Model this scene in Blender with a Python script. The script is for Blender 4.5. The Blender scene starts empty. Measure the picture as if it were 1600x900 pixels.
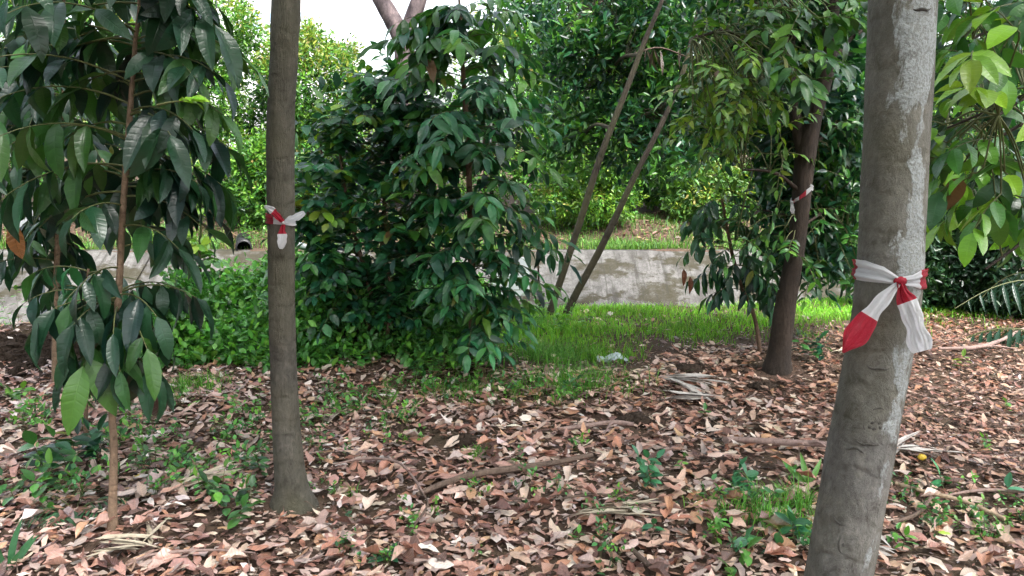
import bpy, math, random, zlib
import numpy as np
from mathutils import Matrix, Vector

rng = np.random.default_rng(11)
random.seed(11)
S = bpy.context.scene
COL = S.collection
R = math.radians

# ------------------------------------------------------------------ camera, sky, sun, exposure
CAM_Z, PITCH, LENS = 1.6, R(10.0), 28.0
cam_d = bpy.data.cameras.new('camera')
cam_d.lens = LENS
cam_d.sensor_width = 36
cam_d.clip_end = 2000
cam = bpy.data.objects.new('camera', cam_d)
COL.objects.link(cam)
cam.location = (0, 0, CAM_Z)
cam.rotation_euler = (R(90) - PITCH, 0, 0)
S.camera = cam

SUN_EL, SUN_AZ = R(58), R(138)          # high thin overcast, brighter towards the right
w = bpy.data.worlds.new('World')
S.world = w
w.use_nodes = True
wn = w.node_tree
wn.nodes.clear()
sky = wn.nodes.new('ShaderNodeTexSky')
sky.sky_type = 'NISHITA'
sky.sun_disc = False
sky.sun_elevation = SUN_EL
sky.sun_rotation = SUN_AZ
sky.air_density = 1.0
sky.dust_density = 4.0
sky.ozone_density = 1.0
hsv = wn.nodes.new('ShaderNodeHueSaturation')
hsv.inputs['Saturation'].default_value = 0.4
bg = wn.nodes.new('ShaderNodeBackground')
bg.inputs['Strength'].default_value = 0.15
wo = wn.nodes.new('ShaderNodeOutputWorld')
wn.links.new(sky.outputs[0], hsv.inputs['Color'])
wn.links.new(hsv.outputs[0], bg.inputs['Color'])
wn.links.new(bg.outputs[0], wo.inputs['Surface'])

sun_d = bpy.data.lights.new('sun', 'SUN')
sun_d.energy = 1.5
sun_d.angle = R(18)
sun_d.color = (1, 0.975, 0.94)
sun = bpy.data.objects.new('sun', sun_d)
COL.objects.link(sun)
sd = Vector((math.sin(SUN_AZ) * math.cos(SUN_EL), math.cos(SUN_AZ) * math.cos(SUN_EL), math.sin(SUN_EL)))
sun.rotation_euler = (-sd).to_track_quat('-Z', 'Y').to_euler()

S.view_settings.view_transform = 'Standard'
S.view_settings.look = 'None'
S.view_settings.exposure = 2.25
S.view_settings.gamma = 1
S.view_settings.use_curve_mapping = False
S.render.engine = 'CYCLES'
S.cycles.max_bounces = 4
S.cycles.diffuse_bounces = 2
S.cycles.glossy_bounces = 2
S.cycles.transmission_bounces = 2
S.cycles.transparent_max_bounces = 4
S.cycles.caustics_reflective = False
S.cycles.caustics_refractive = False
S.cycles.use_adaptive_sampling = True
S.cycles.adaptive_threshold = .03

# ------------------------------------------------------------------ measuring helpers (metres from pixels of a 1600 px survey picture)
F = LENS / 36 * 1600
FWD = np.array([0, math.cos(PITCH), -math.sin(PITCH)])
UP = np.array([0, math.sin(PITCH), math.cos(PITCH)])
C0 = np.array([0, 0, CAM_Z])


def ray(u, v):
    return np.array([1, 0, 0]) * (u - 800) / F + UP * (450 - v) / F + FWD


def at(u, v, Y):
    d = ray(u, v)
    return C0 + d * (Y / d[1])


def width(wpx, p):
    return wpx * float((np.asarray(p) - C0) @ FWD) / F


def project(P):
    q = P - C0
    z = q @ FWD
    z = np.where(z < .05, .05, z)
    return 800 + q[:, 0] / z * F, 450 - (q @ UP) / z * F, z


MOUNDS = [(-3.9, 6.25, .75, .3, .2), (-3.1, 6.35, .5, .25, .12), (2.75, 6.1, .6, .35, .13), (2.2, 5.55, .5, .3, .06), (-.55, 5.9, .9, .5, .07),
          (.3, 5.3, .8, .5, .04), (-1.2, 3.2, .8, .5, .04), (1.6, 3.9, .9, .4, .04)]


def near_edge(x):
    return np.clip(7.0 + (x + 4.5) * .165, 6.7, 8.35) + .06 * np.sin(2.1 * x)


def H(x, y):
    x = np.asarray(x, float)
    y = np.asarray(y, float)
    ye = near_edge(x)
    z = .018 * np.sin(2.3 * x + 1.2 * np.sin(1.9 * y)) + .014 * np.sin(3.7 * y + 1.7 * np.sin(2.9 * x)) + .008 * np.sin(9 * x + 2 * np.sin(7 * y)) * np.sin(8 * y)
    for mx, my, sx, sy, h in MOUNDS:
        z = z + h * np.exp(-((x - mx) / sx) ** 2 - ((y - my) / sy) ** 2)
    z = z * np.clip((ye - y) / .4, 0, 1)
    ch = np.where(y < ye, 0, np.where(y < ye + .9, -1.1 * (y - ye) / .9, np.where(y < 10.45, -1.1, np.where(y < 12.3, -1.1 * (12.3 - y) / 1.85, 0))))
    inside = (y > ye + .1) & (y < 12.28)
    ch = ch - np.where(inside, .12, 0)
    t1 = np.clip((y - 12.5) / 2.6, 0, 1)
    t2 = np.clip((y - 15) / 10, 0, 1)
    fb = np.where(y > 12.3, .28 * t1 * t1 * (3 - 2 * t1) + .9 * t2 * t2 * (3 - 2 * t2) + .015 * np.sin(3 * x + y) + .012 * np.sin(5.3 * y + 2 * x), 0)
    return z + ch + fb


def gnd(u, v, lift=0.0):
    d = ray(u, v)
    t = 0
    z = 0.0
    for i in range(30):
        t = (z - CAM_Z) / d[2]
        p = C0 + d * t
        z = .5 * z + .5 * float(H(p[0], p[1]))
    p[2] = float(H(p[0], p[1])) + lift
    return p


# ------------------------------------------------------------------ mesh helpers
def norm(a):
    a = np.asarray(a, float)
    return a / np.maximum(np.linalg.norm(a, axis=-1, keepdims=True), 1e-9)


class Geo:
    def __init__(self):
        self.V, self.UV, self.T, self.F3, self.F4, self.M3, self.M4 = [], [], [], [], [], [], []
        self.n = 0

    def add(self, V, F_, uv=None, tint=None, m=0):
        V = np.asarray(V, float).reshape(-1, 3)
        F_ = np.asarray(F_, int)
        self.V.append(V)
        self.UV.append(np.zeros((len(V), 2)) if uv is None else np.asarray(uv, float))
        if tint is None:
            tint = (1, 1, 1)
        self.T.append(np.broadcast_to(np.asarray(tint, float), (len(V), 3)))
        fm = np.broadcast_to(np.asarray(m, int), (len(F_),))
        if F_.shape[1] == 4:
            self.F4.append(F_ + self.n)
            self.M4.append(fm)
        else:
            self.F3.append(F_ + self.n)
            self.M3.append(fm)
        self.n += len(V)
        return self

    def mesh(self, name, mats, base=(0, 0, 0), smooth=True):
        V = np.concatenate(self.V) - np.asarray(base, float)
        UV = np.concatenate(self.UV)
        T = np.concatenate(self.T)
        f3 = np.concatenate(self.F3) if self.F3 else np.zeros((0, 3), int)
        f4 = np.concatenate(self.F4) if self.F4 else np.zeros((0, 4), int)
        mi = np.concatenate(self.M3 + self.M4)
        idx = np.concatenate([f3.ravel(), f4.ravel()])
        ls = np.concatenate([np.arange(len(f3)) * 3, len(f3) * 3 + np.arange(len(f4)) * 4])
        me = bpy.data.meshes.new(name)
        me.vertices.add(len(V))
        me.vertices.foreach_set('co', V.ravel())
        me.loops.add(len(idx))
        me.loops.foreach_set('vertex_index', idx.astype(np.int32))
        me.polygons.add(len(ls))
        me.polygons.foreach_set('loop_start', ls.astype(np.int32))
        me.polygons.foreach_set('material_index', mi.astype(np.int32))
        me.polygons.foreach_set('use_smooth', np.full(len(ls), smooth))
        uvl = me.uv_layers.new(name='UVMap')
        uvl.data.foreach_set('uv', UV[idx].astype(np.float32).ravel())
        a = me.attributes.new('tint', 'FLOAT_COLOR', 'POINT')
        a.data.foreach_set('color', np.concatenate([T, np.ones((len(T), 1))], 1).astype(np.float32).ravel())
        for m in (mats if isinstance(mats, (list, tuple)) else [mats]):
            me.materials.append(m)
        me.update(calc_edges=True)
        return me

    def obj(self, name, mats, parent=None, base=None, smooth=True):
        if base is None:
            base = parent_base(parent)
        o = bpy.data.objects.new(name, self.mesh(name, mats, base, smooth))
        COL.objects.link(o)
        if parent is not None:
            o.parent = parent
        return o


BASE = {}


def parent_base(p):
    while p is not None:
        if p.name in BASE:
            return BASE[p.name]
        p = p.parent
    return (0, 0, 0)


def tag(o, label=None, cat=None, group=None, kind=None):
    for k, v_ in (('label', label), ('category', cat), ('group', group), ('kind', kind)):
        if v_:
            o[k] = v_
    return o


def thing(name, label, cat, loc, group=None):
    global rng
    rng = np.random.default_rng(zlib.crc32(label.encode()))     # each thing keeps its own look whatever is changed elsewhere
    o = bpy.data.objects.new(name, None)
    COL.objects.link(o)
    o.empty_display_size = .05
    o.location = loc
    BASE[o.name] = np.asarray(loc, float)
    return tag(o, label, cat, group)


def solo(o, loc, label, cat, group=None, kind=None):
    """a thing that is one mesh; its vertices were built relative to loc"""
    o.location = loc
    return tag(o, label, cat, group, kind)


def resample(P, n):
    """Catmull-Rom through rows of P, n rows out"""
    P = np.asarray(P, float)
    if len(P) == 2:
        t = np.linspace(0, 1, n)[:, None]
        return P[0] * (1 - t) + P[1] * t
    Q = np.vstack([2 * P[0] - P[1], P, 2 * P[-1] - P[-2]])
    d = np.concatenate([[0], np.cumsum(np.linalg.norm(np.diff(P[:, :3], axis=0), axis=1))])
    s = np.linspace(0, d[-1], n)
    i = np.clip(np.searchsorted(d, s, side='right') - 1, 0, len(P) - 2)
    t = ((s - d[i]) / np.maximum(d[i + 1] - d[i], 1e-9))[:, None]
    a, b, c, e = Q[i], Q[i + 1], Q[i + 2], Q[i + 3]
    return .5 * (2 * b + (c - a) * t + (2 * a - 5 * b + 4 * c - e) * t * t + (3 * b - a - 3 * c + e) * t ** 3)


def tube(geo, path, rad, seg=8, rings=None, bump=None, tint=None, cap=True, m=0):
    """path rows (x,y,z), rad per row; bump(angle, s)-> radius factor"""
    P = np.column_stack([np.asarray(path, float), np.asarray(rad, float)])
    rings = rings or max(3, len(P) * 3)
    P = resample(P, rings)
    C, r = P[:, :3], np.maximum(P[:, 3], 1e-4)
    T_ = norm(np.gradient(C, axis=0))
    a0 = np.array([1.0, 0, 0]) if abs(T_[0][0]) < .8 else np.array([0, 1.0, 0])
    X = norm(a0 - (T_ @ a0)[:, None] * T_)
    Y_ = np.cross(T_, X)
    s = np.concatenate([[0], np.cumsum(np.linalg.norm(np.diff(C, axis=0), axis=1))])
    th = np.linspace(0, 2 * np.pi, seg + 1)
    TH, SS = np.meshgrid(th, s)
    rr = np.repeat(r[:, None], seg + 1, 1)
    if bump is not None:
        rr = rr * bump(TH, SS)
    V = C[:, None] + rr[..., None] * (np.cos(TH)[..., None] * X[:, None] + np.sin(TH)[..., None] * Y_[:, None])
    n0 = seg + 1
    i, j = np.meshgrid(np.arange(rings - 1), np.arange(seg), indexing='ij')
    q = np.stack([i * n0 + j, i * n0 + j + 1, (i + 1) * n0 + j + 1, (i + 1) * n0 + j], -1).reshape(-1, 4)
    uv = np.stack([TH / (2 * np.pi), SS], -1).reshape(-1, 2)
    geo.add(V.reshape(-1, 3), q, uv, tint, m)
    if cap:
        for k, fl in ((0, True), (rings - 1, False)):
            ring = V[k, :seg]
            j = np.arange(seg)
            f = np.stack([np.full(seg, seg), j, (j + 1) % seg], -1)
            geo.add(np.vstack([ring, ring.mean(0)]), f[:, ::-1] if fl else f, None, tint, m)
    return C, r


def basis(d, n):
    """(N,3,3) whose columns are leaf x, y (along d), z (towards n)"""
    y = norm(d)
    x = norm(np.cross(y, n))
    z = np.cross(x, y)
    return np.stack([x, y, z], -1)


def leaf_tpl(nl=6, nw=2, wr=.4, tipp=.8, fold=.2, droop=.25, wave=.0, curl=0., seed=0, ragged=0.):
    g = np.random.default_rng(seed)
    t = np.linspace(0, 1, nl + 1)
    prof = np.sin(np.pi * np.clip(t, 0, 1) ** tipp) ** .75
    prof[0] = .04
    prof[-1] = .02
    s = np.linspace(-1, 1, 2 * nw + 1)
    Tt, Ss = np.meshgrid(t, s, indexing='ij')
    Wd = wr / 2 * np.repeat(prof[:, None], len(s), 1)
    ph = g.uniform(0, 6, 4)
    if ragged:
        Wd = Wd * (1 + ragged * np.sin(5 * Tt + ph[2] + 2.2 * np.sign(Ss)) + ragged * g.uniform(-1, 1, Tt.shape))
    ang = droop * Tt                          # bends along its length
    yy = np.where(abs(droop) < 1e-4, Tt, np.sin(ang) / max(abs(droop), 1e-4) * np.sign(droop if droop else 1))
    zz = np.where(abs(droop) < 1e-4, 0, -(1 - np.cos(ang)) / (droop if abs(droop) > 1e-4 else 1))
    xx = Ss * Wd
    z = zz + fold * np.abs(xx) + curl * xx ** 2 / max(wr, .1) * 4 + wave * (np.sin(9 * Tt + ph[0]) * Ss + np.sin(14 * Tt + ph[1]) * Ss ** 2 * .6) * np.minimum(prof[:, None], 1)
    V = np.stack([xx, yy, z], -1).reshape(-1, 3)
    n0 = len(s)
    i, j = np.meshgrid(np.arange(nl), np.arange(n0 - 1), indexing='ij')
    q = np.stack([i * n0 + j, i * n0 + j + 1, (i + 1) * n0 + j + 1, (i + 1) * n0 + j], -1).reshape(-1, 4)
    return V, q, np.stack([(Ss + 1) / 2, Tt], -1).reshape(-1, 2)


def hex_tpl(wr=.4, fold=.25, droop=.12):
    w2 = wr / 2
    V = np.array([[0, 0, 0], [w2 * .85, .3, fold * w2 - droop * .09], [w2 * .8, .65, fold * w2 - droop * .42], [0, 1, -droop], [-w2 * .8, .65, fold * w2 - droop * .42], [-w2 * .85, .3, fold * w2 - droop * .09]])
    q = np.array([[0, 1, 2, 3], [0, 3, 4, 5]])
    uv = np.array([[.5, 0], [.95, .3], [.9, .65], [.5, 1], [.1, .65], [.05, .3]])
    return V, q, uv


def inst(geo, tpl, P, Rm, Sc, Tn):
    """add many copies of a template"""
    V, q, uv = tpl
    N = len(P)
    if N == 0:
        return
    W = np.einsum('nij,vj->nvi', Rm, V) * np.asarray(Sc)[:, None, None] + P[:, None]
    Q = (q[None] + (np.arange(N) * len(V))[:, None, None]).reshape(-1, q.shape[1])
    geo.add(W.reshape(-1, 3), Q, np.tile(uv, (N, 1)), np.repeat(np.asarray(Tn), len(V), 0))


def tints(n, cols, weights, jit=.18):
    cols = np.asarray(cols, float)
    k = rng.choice(len(cols), n, p=np.asarray(weights, float) / sum(weights))
    c = cols[k]
    return np.clip(c * (1 + rng.normal(0, jit, (n, 1))) * (1 + rng.normal(0, jit * .22, (n, 3))), .003, .95)


# ------------------------------------------------------------------ materials
class NB:
    def __init__(self, name):
        self.m = bpy.data.materials.new(name)
        self.m.use_nodes = True
        self.t = self.m.node_tree
        self.t.nodes.clear()
        self.out = self.t.nodes.new('ShaderNodeOutputMaterial')

    def n(self, typ, ins=None, **props):
        nd = self.t.nodes.new('ShaderNode' + typ)
        for k, v_ in props.items():
            setattr(nd, k, v_)
        for k, v_ in (ins or {}).items():
            self.set(nd.inputs[k], v_)
        return nd

    def set(self, sock, v_):
        if isinstance(v_, bpy.types.NodeSocket):
            self.t.links.new(v_, sock)
        elif isinstance(v_, bpy.types.Node):
            self.t.links.new(v_.outputs[0], sock)
        else:
            if hasattr(sock, 'default_value'):
                try:
                    sock.default_value = v_
                except Exception:
                    sock.default_value = (*v_, 1)

    def math(self, op, a, b=0.0, c=0.0):
        nd = self.n('Math', operation=op)
        self.set(nd.inputs[0], a)
        self.set(nd.inputs[1], b)
        self.set(nd.inputs[2], c)
        return nd.outputs[0]

    def mix(self, f, a, b, blend='MIX'):
        nd = self.n('Mix', data_type='RGBA', blend_type=blend)
        self.set(nd.inputs[0], f)
        self.set(nd.inputs[6], a if not isinstance(a, tuple) else (*a, 1))
        self.set(nd.inputs[7], b if not isinstance(b, tuple) else (*b, 1))
        return nd.outputs[2]

    def ramp(self, f, stops):
        nd = self.n('ValToRGB')
        e = nd.color_ramp.elements
        while len(e) < len(stops):
            e.new(.5)
        for el, (p, c) in zip(e, stops):
            el.position = p
            el.color = (*c, 1) if isinstance(c, tuple) else (c, c, c, 1)
        self.set(nd.inputs[0], f)
        return nd.outputs[0]

    def noise(self, vec, scale, detail=4, rough=.55, dist=0):
        nd = self.n('TexNoise', {'Scale': scale, 'Detail': detail, 'Roughness': rough, 'Distortion': dist})
        if vec is not None:
            self.set(nd.inputs['Vector'], vec)
        return nd.outputs[0]

    def mapped(self, src, scale):
        nd = self.n('Mapping')
        self.set(nd.inputs['Vector'], src)
        nd.inputs['Scale'].default_value = scale
        return nd.outputs[0]

    def done(self, shader):
        self.t.links.new(shader if isinstance(shader, bpy.types.NodeSocket) else shader.outputs[0], self.out.inputs['Surface'])
        return self.m


def leaf_mat(name, src='attr', rough=.42, spec=.5, trans=.24, veins=9, vein_col=.25, bump=.25, blotch=.25, tr_gain=(1.5, 1.5, .7)):
    b = NB(name)
    if src == 'attr':
        c = b.n('Attribute', attribute_name='tint').outputs['Color']
    else:
        c = b.n('ObjectInfo').outputs['Color']
    uv = b.n('UVMap').outputs[0]
    sep = b.n('SeparateXYZ', {0: uv})
    ax = b.math('ABSOLUTE', b.math('SUBTRACT', sep.outputs[0], .5))
    ph = b.math('SUBTRACT', b.math('MULTIPLY', sep.outputs[1], veins * 6.283), b.math('MULTIPLY', ax, 9.0))
    sv = b.math('POWER', b.math('MULTIPLY_ADD', b.math('SINE', ph), .5, .5), 6)
    mid = b.math('SUBTRACT', 1, b.math('SMOOTH_MIN', b.math('MULTIPLY', ax, 22), 1, .2))
    v_ = b.math('MAXIMUM', b.math('MULTIPLY', sv, .55), mid)
    pos = b.n('NewGeometry').outputs['Position']
    nz = b.noise(pos, 38, 3)
    c2 = b.mix(b.math('MULTIPLY', v_, vein_col), c, b.mix(1.0, c, (1.6, 1.5, 1.25), 'MULTIPLY'))
    c3 = b.mix(b.math('MULTIPLY', b.ramp(nz, [(.35, 0.), (.7, 1.)]), blotch), c2, b.mix(1.0, c2, (.55, .6, .6), 'MULTIPLY'))
    hgt = b.math('SUBTRACT', b.math('MULTIPLY', nz, .25), v_)
    bm = b.n('Bump', {'Strength': bump, 'Distance': .004, 'Height': hgt})
    p = b.n('BsdfPrincipled', {'Base Color': c3, 'Roughness': rough, 'Specular IOR Level': spec, 'Normal': bm})
    tr = b.n('BsdfTranslucent', {'Color': b.mix(1.0, c3, tr_gain, 'MULTIPLY'), 'Normal': bm})
    mx = b.n('MixShader', {0: trans, 1: p.outputs[0], 2: tr.outputs[0]})
    return b.done(mx)


M = {}
M['leaf'] = leaf_mat('green_leaf', 'attr', rough=.3, spec=.5, bump=.22)
M['leaf_o'] = leaf_mat('green_leaf_single', 'obj', rough=.3, spec=.5, bump=.22)
M['leaf_dull'] = leaf_mat('small_green_leaf', 'attr', rough=.3, spec=.45, trans=.3, veins=5, bump=.05)
M['dead'] = leaf_mat('dead_leaf', 'attr', rough=.34, spec=.65, trans=.08, veins=8, vein_col=.5, bump=.5, blotch=.6, tr_gain=(1, .8, .6))
M['dead_o'] = leaf_mat('dead_leaf_single', 'obj', rough=.34, spec=.65, trans=.08, veins=8, vein_col=.5, bump=.5, blotch=.6, tr_gain=(1, .8, .6))
M['grass'] = leaf_mat('grass_blade', 'attr', rough=.5, spec=.3, trans=.35, veins=0, bump=0, blotch=.2)


def plain(name, col, rough=.6, spec=.3, nscale=30, var=.3, bump=.2, bdist=.01, stretch=(1, 1, 1)):
    b = NB(name)
    tc = b.mapped(b.n('TexCoord').outputs['Object'], stretch)
    nz = b.noise(tc, nscale, 5, .6)
    c = b.mix(b.math('MULTIPLY', b.ramp(nz, [(.3, 0.), (.7, 1.)]), var), tuple(col), tuple(x * .45 for x in col))
    bm = b.n('Bump', {'Strength': bump, 'Distance': bdist, 'Height': nz})
    return b.done(b.n('BsdfPrincipled', {'Base Color': c, 'Roughness': rough, 'Specular IOR Level': spec, 'Normal': bm}))


def bark(name, c1, c2, lichen=None, lich=(0, 0, 0), rings=0., fine=60., moss=None, bump=.5, cracks=0.):
    """c1/c2 mottled; lichen = pale colour, lich = (threshold, centre angle 0..1, angular half-width); moss = (colour, amount)"""
    b = NB(name)
    uv = b.n('UVMap').outputs[0]
    oc = b.n('TexCoord').outputs['Object']
    sep = b.n('SeparateXYZ', {0: uv})
    n1 = b.noise(b.mapped(oc, (1, 1, .45)), 7, 6, .65)
    n2 = b.noise(b.mapped(oc, (1, 1, .6)), fine, 6, .75)
    n5 = b.noise(b.mapped(oc, (1, 1, .7)), fine * .35, 5, .7, .5)
    n3 = b.noise(b.mapped(oc, (1, 1, 1)), 2.2, 3)
    c = b.mix(b.ramp(n1, [(.35, 0.), (.65, 1.)]), tuple(c1), tuple(c2))
    c = b.mix(b.math('MULTIPLY', b.ramp(n2, [(.4, 0.), (.68, 1.)]), .55), c, b.mix(1., c, (.42, .4, .38), 'MULTIPLY'))
    c = b.mix(b.math('MULTIPLY', b.ramp(n5, [(.52, 0.), (.62, 1.)]), .5), c, b.mix(1., c, (1.55, 1.5, 1.45), 'MULTIPLY'))
    c = b.mix(b.math('MULTIPLY', b.ramp(n5, [(.36, 1.), (.44, 0.)]), .6), c, b.mix(1., c, (.4, .38, .36), 'MULTIPLY'))
    h = b.math('ADD', b.math('MULTIPLY', n1, .6), b.math('ADD', n2, b.math('MULTIPLY', n5, .8)))
    if cracks:
        vn = b.noise(b.mapped(oc, (3, 3, .25)), 9, 4, .6, .6)
        cr = b.ramp(b.math('ABSOLUTE', b.math('SUBTRACT', vn, .5)), [(0., 1.), (.045, 0.)])
        c = b.mix(b.math('MULTIPLY', cr, cracks), c, b.mix(1., c, (.35, .33, .32), 'MULTIPLY'))
        h = b.math('SUBTRACT', h, b.math('MULTIPLY', cr, cracks * 1.2))
    if rings:
        rn = b.math('MULTIPLY_ADD', n3, .5, sep.outputs[1])
        rg = b.math('POWER', b.math('MULTIPLY_ADD', b.math('SINE', b.math('MULTIPLY', rn, rings)), .5, .5), 8)
        rg = b.math('MULTIPLY', rg, b.ramp(b.noise(oc, 14, 3), [(.4, 0.), (.6, 1.)]))
        c = b.mix(b.math('MULTIPLY', rg, .5), c, b.mix(1., c, (.45, .42, .4), 'MULTIPLY'))
        h = b.math('SUBTRACT', h, b.math('MULTIPLY', rg, .5))
    if moss:
        c = b.mix(b.math('MULTIPLY', b.ramp(n3, [(.4, 0.), (.62, 1.)]), moss[1]), c, tuple(moss[0]))
    if lichen:
        dd = b.math('ABSOLUTE', b.math('SUBTRACT', b.math('FRACT', b.math('ADD', b.math('SUBTRACT', sep.outputs[0], lich[1]), .5)), .5))
        side = b.math('SUBTRACT', 1, b.math('DIVIDE', dd, lich[2]))
        c = b.mix(b.math('MULTIPLY', b.math('MAXIMUM', b.math('MINIMUM', side, 1), 0), .75), c, b.mix(1., c, (1.6, 1.6, 1.65), 'MULTIPLY'))
        ln = b.noise(b.mapped(oc, (1, 1, .5)), 5.5, 7, .68, .3)
        k = b.math('ADD', ln, b.math('MULTIPLY', b.math('MAXIMUM', b.math('MINIMUM', side, 1), -1), .22))
        k = b.math('SUBTRACT', k, b.math('MULTIPLY', b.ramp(b.math('MULTIPLY', sep.outputs[1], .4), [(.5, 1.), (.64, 0.)]), .1))
        lm = b.ramp(k, [(lich[0], 0.), (lich[0] + .035, 1.)])
        spk = b.ramp(b.noise(oc, 130, 3), [(.42, .0), (.55, 1.)])
        lm = b.math('MULTIPLY', lm, b.math('MULTIPLY_ADD', spk, .45, .5))
        c = b.mix(lm, c, tuple(lichen))
        h = b.math('ADD', h, b.math('MULTIPLY', lm, .3))
    bm = b.n('Bump', {'Strength': bump, 'Distance': .009, 'Height': h})
    return b.done(b.n('BsdfPrincipled', {'Base Color': c, 'Roughness': .78, 'Specular IOR Level': .25, 'Normal': bm}))


M['bark_right'] = bark('smooth_grey_bark', (.17, .164, .15), (.088, .083, .073), lichen=(.31, .33, .325), lich=(.595, .81, .19), rings=55, fine=60, moss=((.085, .08, .045), .5), bump=.9)
M['bark_scar'] = bark('scarred_bark', (.1, .094, .083), (.055, .05, .043), fine=70, bump=.9)
M['bark_left'] = bark('brown_grey_bark', (.102, .095, .08), (.06, .056, .047), rings=60, fine=70, moss=((.085, .08, .045), .45), bump=.7, cracks=.22)
M['bark_dark'] = bark('dark_brown_bark', (.046, .033, .024), (.024, .018, .014), fine=55, bump=.6, cracks=.3)
M['bark_pole'] = bark('leaning_stem_bark', (.055, .042, .033), (.032, .027, .02), rings=40, fine=60, moss=((.07, .07, .03), .5), bump=.7)
M['bark_far'] = bark('mottled_bark', (.17, .13, .13), (.05, .038, .042), fine=30, bump=.5)
M['stem_tan'] = bark('young_tan_stem', (.27, .185, .125), (.16, .11, .075), rings=160, fine=120, bump=.4)
M['stem_dark'] = bark('young_dark_stem', (.17, .11, .075), (.12, .075, .05), rings=120, fine=120, bump=.4)
M['twig'] = plain('green_twig', (.09, .1, .035), .55, .3, 40, .3, .1)
M['stick_dark'] = bark('dead_branch_bark', (.15, .105, .08), (.1, .07, .055), fine=90, bump=.5)
M['stick_pink'] = bark('pinkish_dead_branch', (.3, .21, .18), (.2, .14, .125), fine=80, bump=.4)
M['stick_pale'] = bark('pale_dead_branch', (.42, .32, .22), (.3, .22, .15), fine=80, bump=.4)
M['dry'] = plain('dry_palm_strip', (.42, .36, .27), .6, .3, 60, .5, .3, .004, (1, 1, 1))
M['dry_grey'] = plain('bleached_palm_strip', (.5, .46, .42), .6, .3, 60, .6, .3, .004)
M['soil'] = plain('dark_soil_clod', (.045, .032, .024), .9, .1, 45, .6, .8, .02)
M['white_paint'] = plain('white_painted_board', (.72, .76, .8), .4, .4, 6, .08, .02)
M['grey_metal'] = plain('grey_metal_post', (.13, .15, .18), .45, .5, 20, .2, .05)
M['pipe'] = plain('black_plastic_pipe', (.012, .012, .013), .45, .4, 20, .2, .05)
M['fruit'] = plain('yellow_fruit_skin', (.55, .38, .04), .45, .4, 40, .2, .1)

# tape
for nm, col in (('tape_white', (.88, .88, .9)), ('tape_red', (.52, .022, .05))):
    b = NB(nm)
    nz = b.math('ADD', b.noise(b.n('TexCoord').outputs['Object'], 60, 5, .65, 2.0), b.noise(b.mapped(b.n('UVMap').outputs[0], (3, 4.5, 1)), 2.2, 4, .6, .8))
    bm = b.n('Bump', {'Strength': .9, 'Distance': .008, 'Height': nz})
    p = b.n('BsdfPrincipled', {'Base Color': (*col, 1), 'Roughness': .32, 'Specular IOR Level': .5, 'Normal': bm})
    tr = b.n('BsdfTranslucent', {'Color': (*col, 1)})
    M[nm] = b.done(b.n('MixShader', {0: .5, 1: p.outputs[0], 2: tr.outputs[0]}))

# plastic bag
b = NB('clear_plastic_film')
p = b.n('BsdfPrincipled', {'Base Color': (.62, .72, .74, 1), 'Roughness': .25, 'Specular IOR Level': .6})
tp = b.n('BsdfTransparent')
M['film'] = b.done(b.n('MixShader', {0: .35, 1: p.outputs[0], 2: tp.outputs[0]}))

# ground soil
b = NB('forest_soil')
oc = b.n('TexCoord').outputs['Object']
n1 = b.noise(oc, 1.6, 5, .6)
n2 = b.noise(oc, 34, 6, .7)
c = b.mix(b.ramp(n2, [(.35, 0.), (.65, 1.)]), (.05, .034, .026), (.125, .08, .058))
c = b.mix(b.math('MULTIPLY', b.ramp(n1, [(.45, 0.), (.62, 1.)]), .6), c, (.085, .066, .04))
bm = b.n('Bump', {'Strength': .9, 'Distance': .03, 'Height': n2})
M['ground'] = b.done(b.n('BsdfPrincipled', {'Base Color': c, 'Roughness': .9, 'Specular IOR Level': .15, 'Normal': bm}))

# stained concrete
b = NB('stained_concrete')
oc = b.n('TexCoord').outputs['Object']
n1 = b.noise(b.mapped(oc, (.6, 1, 1)), 2.0, 8, .7, .15)
n2 = b.noise(oc, 9, 7, .72)
n3 = b.noise(oc, 60, 4, .6)
n4 = b.noise(b.mapped(oc, (1.6, .35, .35)), 2.2, 5, .6)
c = b.mix(b.ramp(n2, [(.3, 0.), (.7, 1.)]), (.17, .164, .155), (.07, .067, .062))
c = b.mix(b.math('MULTIPLY', b.ramp(n4, [(.5, 0.), (.6, 1.)]), .6), c, (.045, .042, .038))
c = b.mix(b.math('MULTIPLY', b.ramp(n1, [(.49, 0.), (.54, 1.)]), b.math('MULTIPLY_ADD', n2, .8, .45)), c, (.032, .028, .014))
c = b.mix(b.math('MULTIPLY', b.ramp(n3, [(.52, 0.), (.66, 1.)]), .6), c, (.03, .027, .02))
n5 = b.noise(b.mapped(oc, (7, .5, .5)), 1.6, 5, .65)
c = b.mix(b.math('MULTIPLY', b.ramp(n5, [(.54, 0.), (.64, 1.)]), .6), c, (.03, .028, .022))
bm = b.n('Bump', {'Strength': .4, 'Distance': .02, 'Height': b.math('ADD', n2, b.math('MULTIPLY', n3, .4))})
M['concrete'] = b.done(b.n('BsdfPrincipled', {'Base Color': c, 'Roughness': .85, 'Specular IOR Level': .2, 'Normal': bm}))

M['render'] = plain('white_rendered_wall', (.8, .8, .8), .7, .2, 3, .04, .02)
M['roof'] = plain('pale_roof', (.6, .6, .62), .6, .3, 3, .1, .05)
M['glass'] = plain('pale_window_glass', (.3, .42, .5), .12, .6, 1, .05, 0.)
M['frame'] = plain('white_window_frame', (.75, .76, .78), .5, .3, 3, .05, .02)

# ------------------------------------------------------------------ setting: ground, drain
def axis(segs):
    out = [segs[0][0]]
    for a, bb, st in segs:
        n = max(1, int(round(abs(bb - a) / st)))
        out += list(np.linspace(a, bb, n + 1)[1:])
    return np.array(out)


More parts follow.
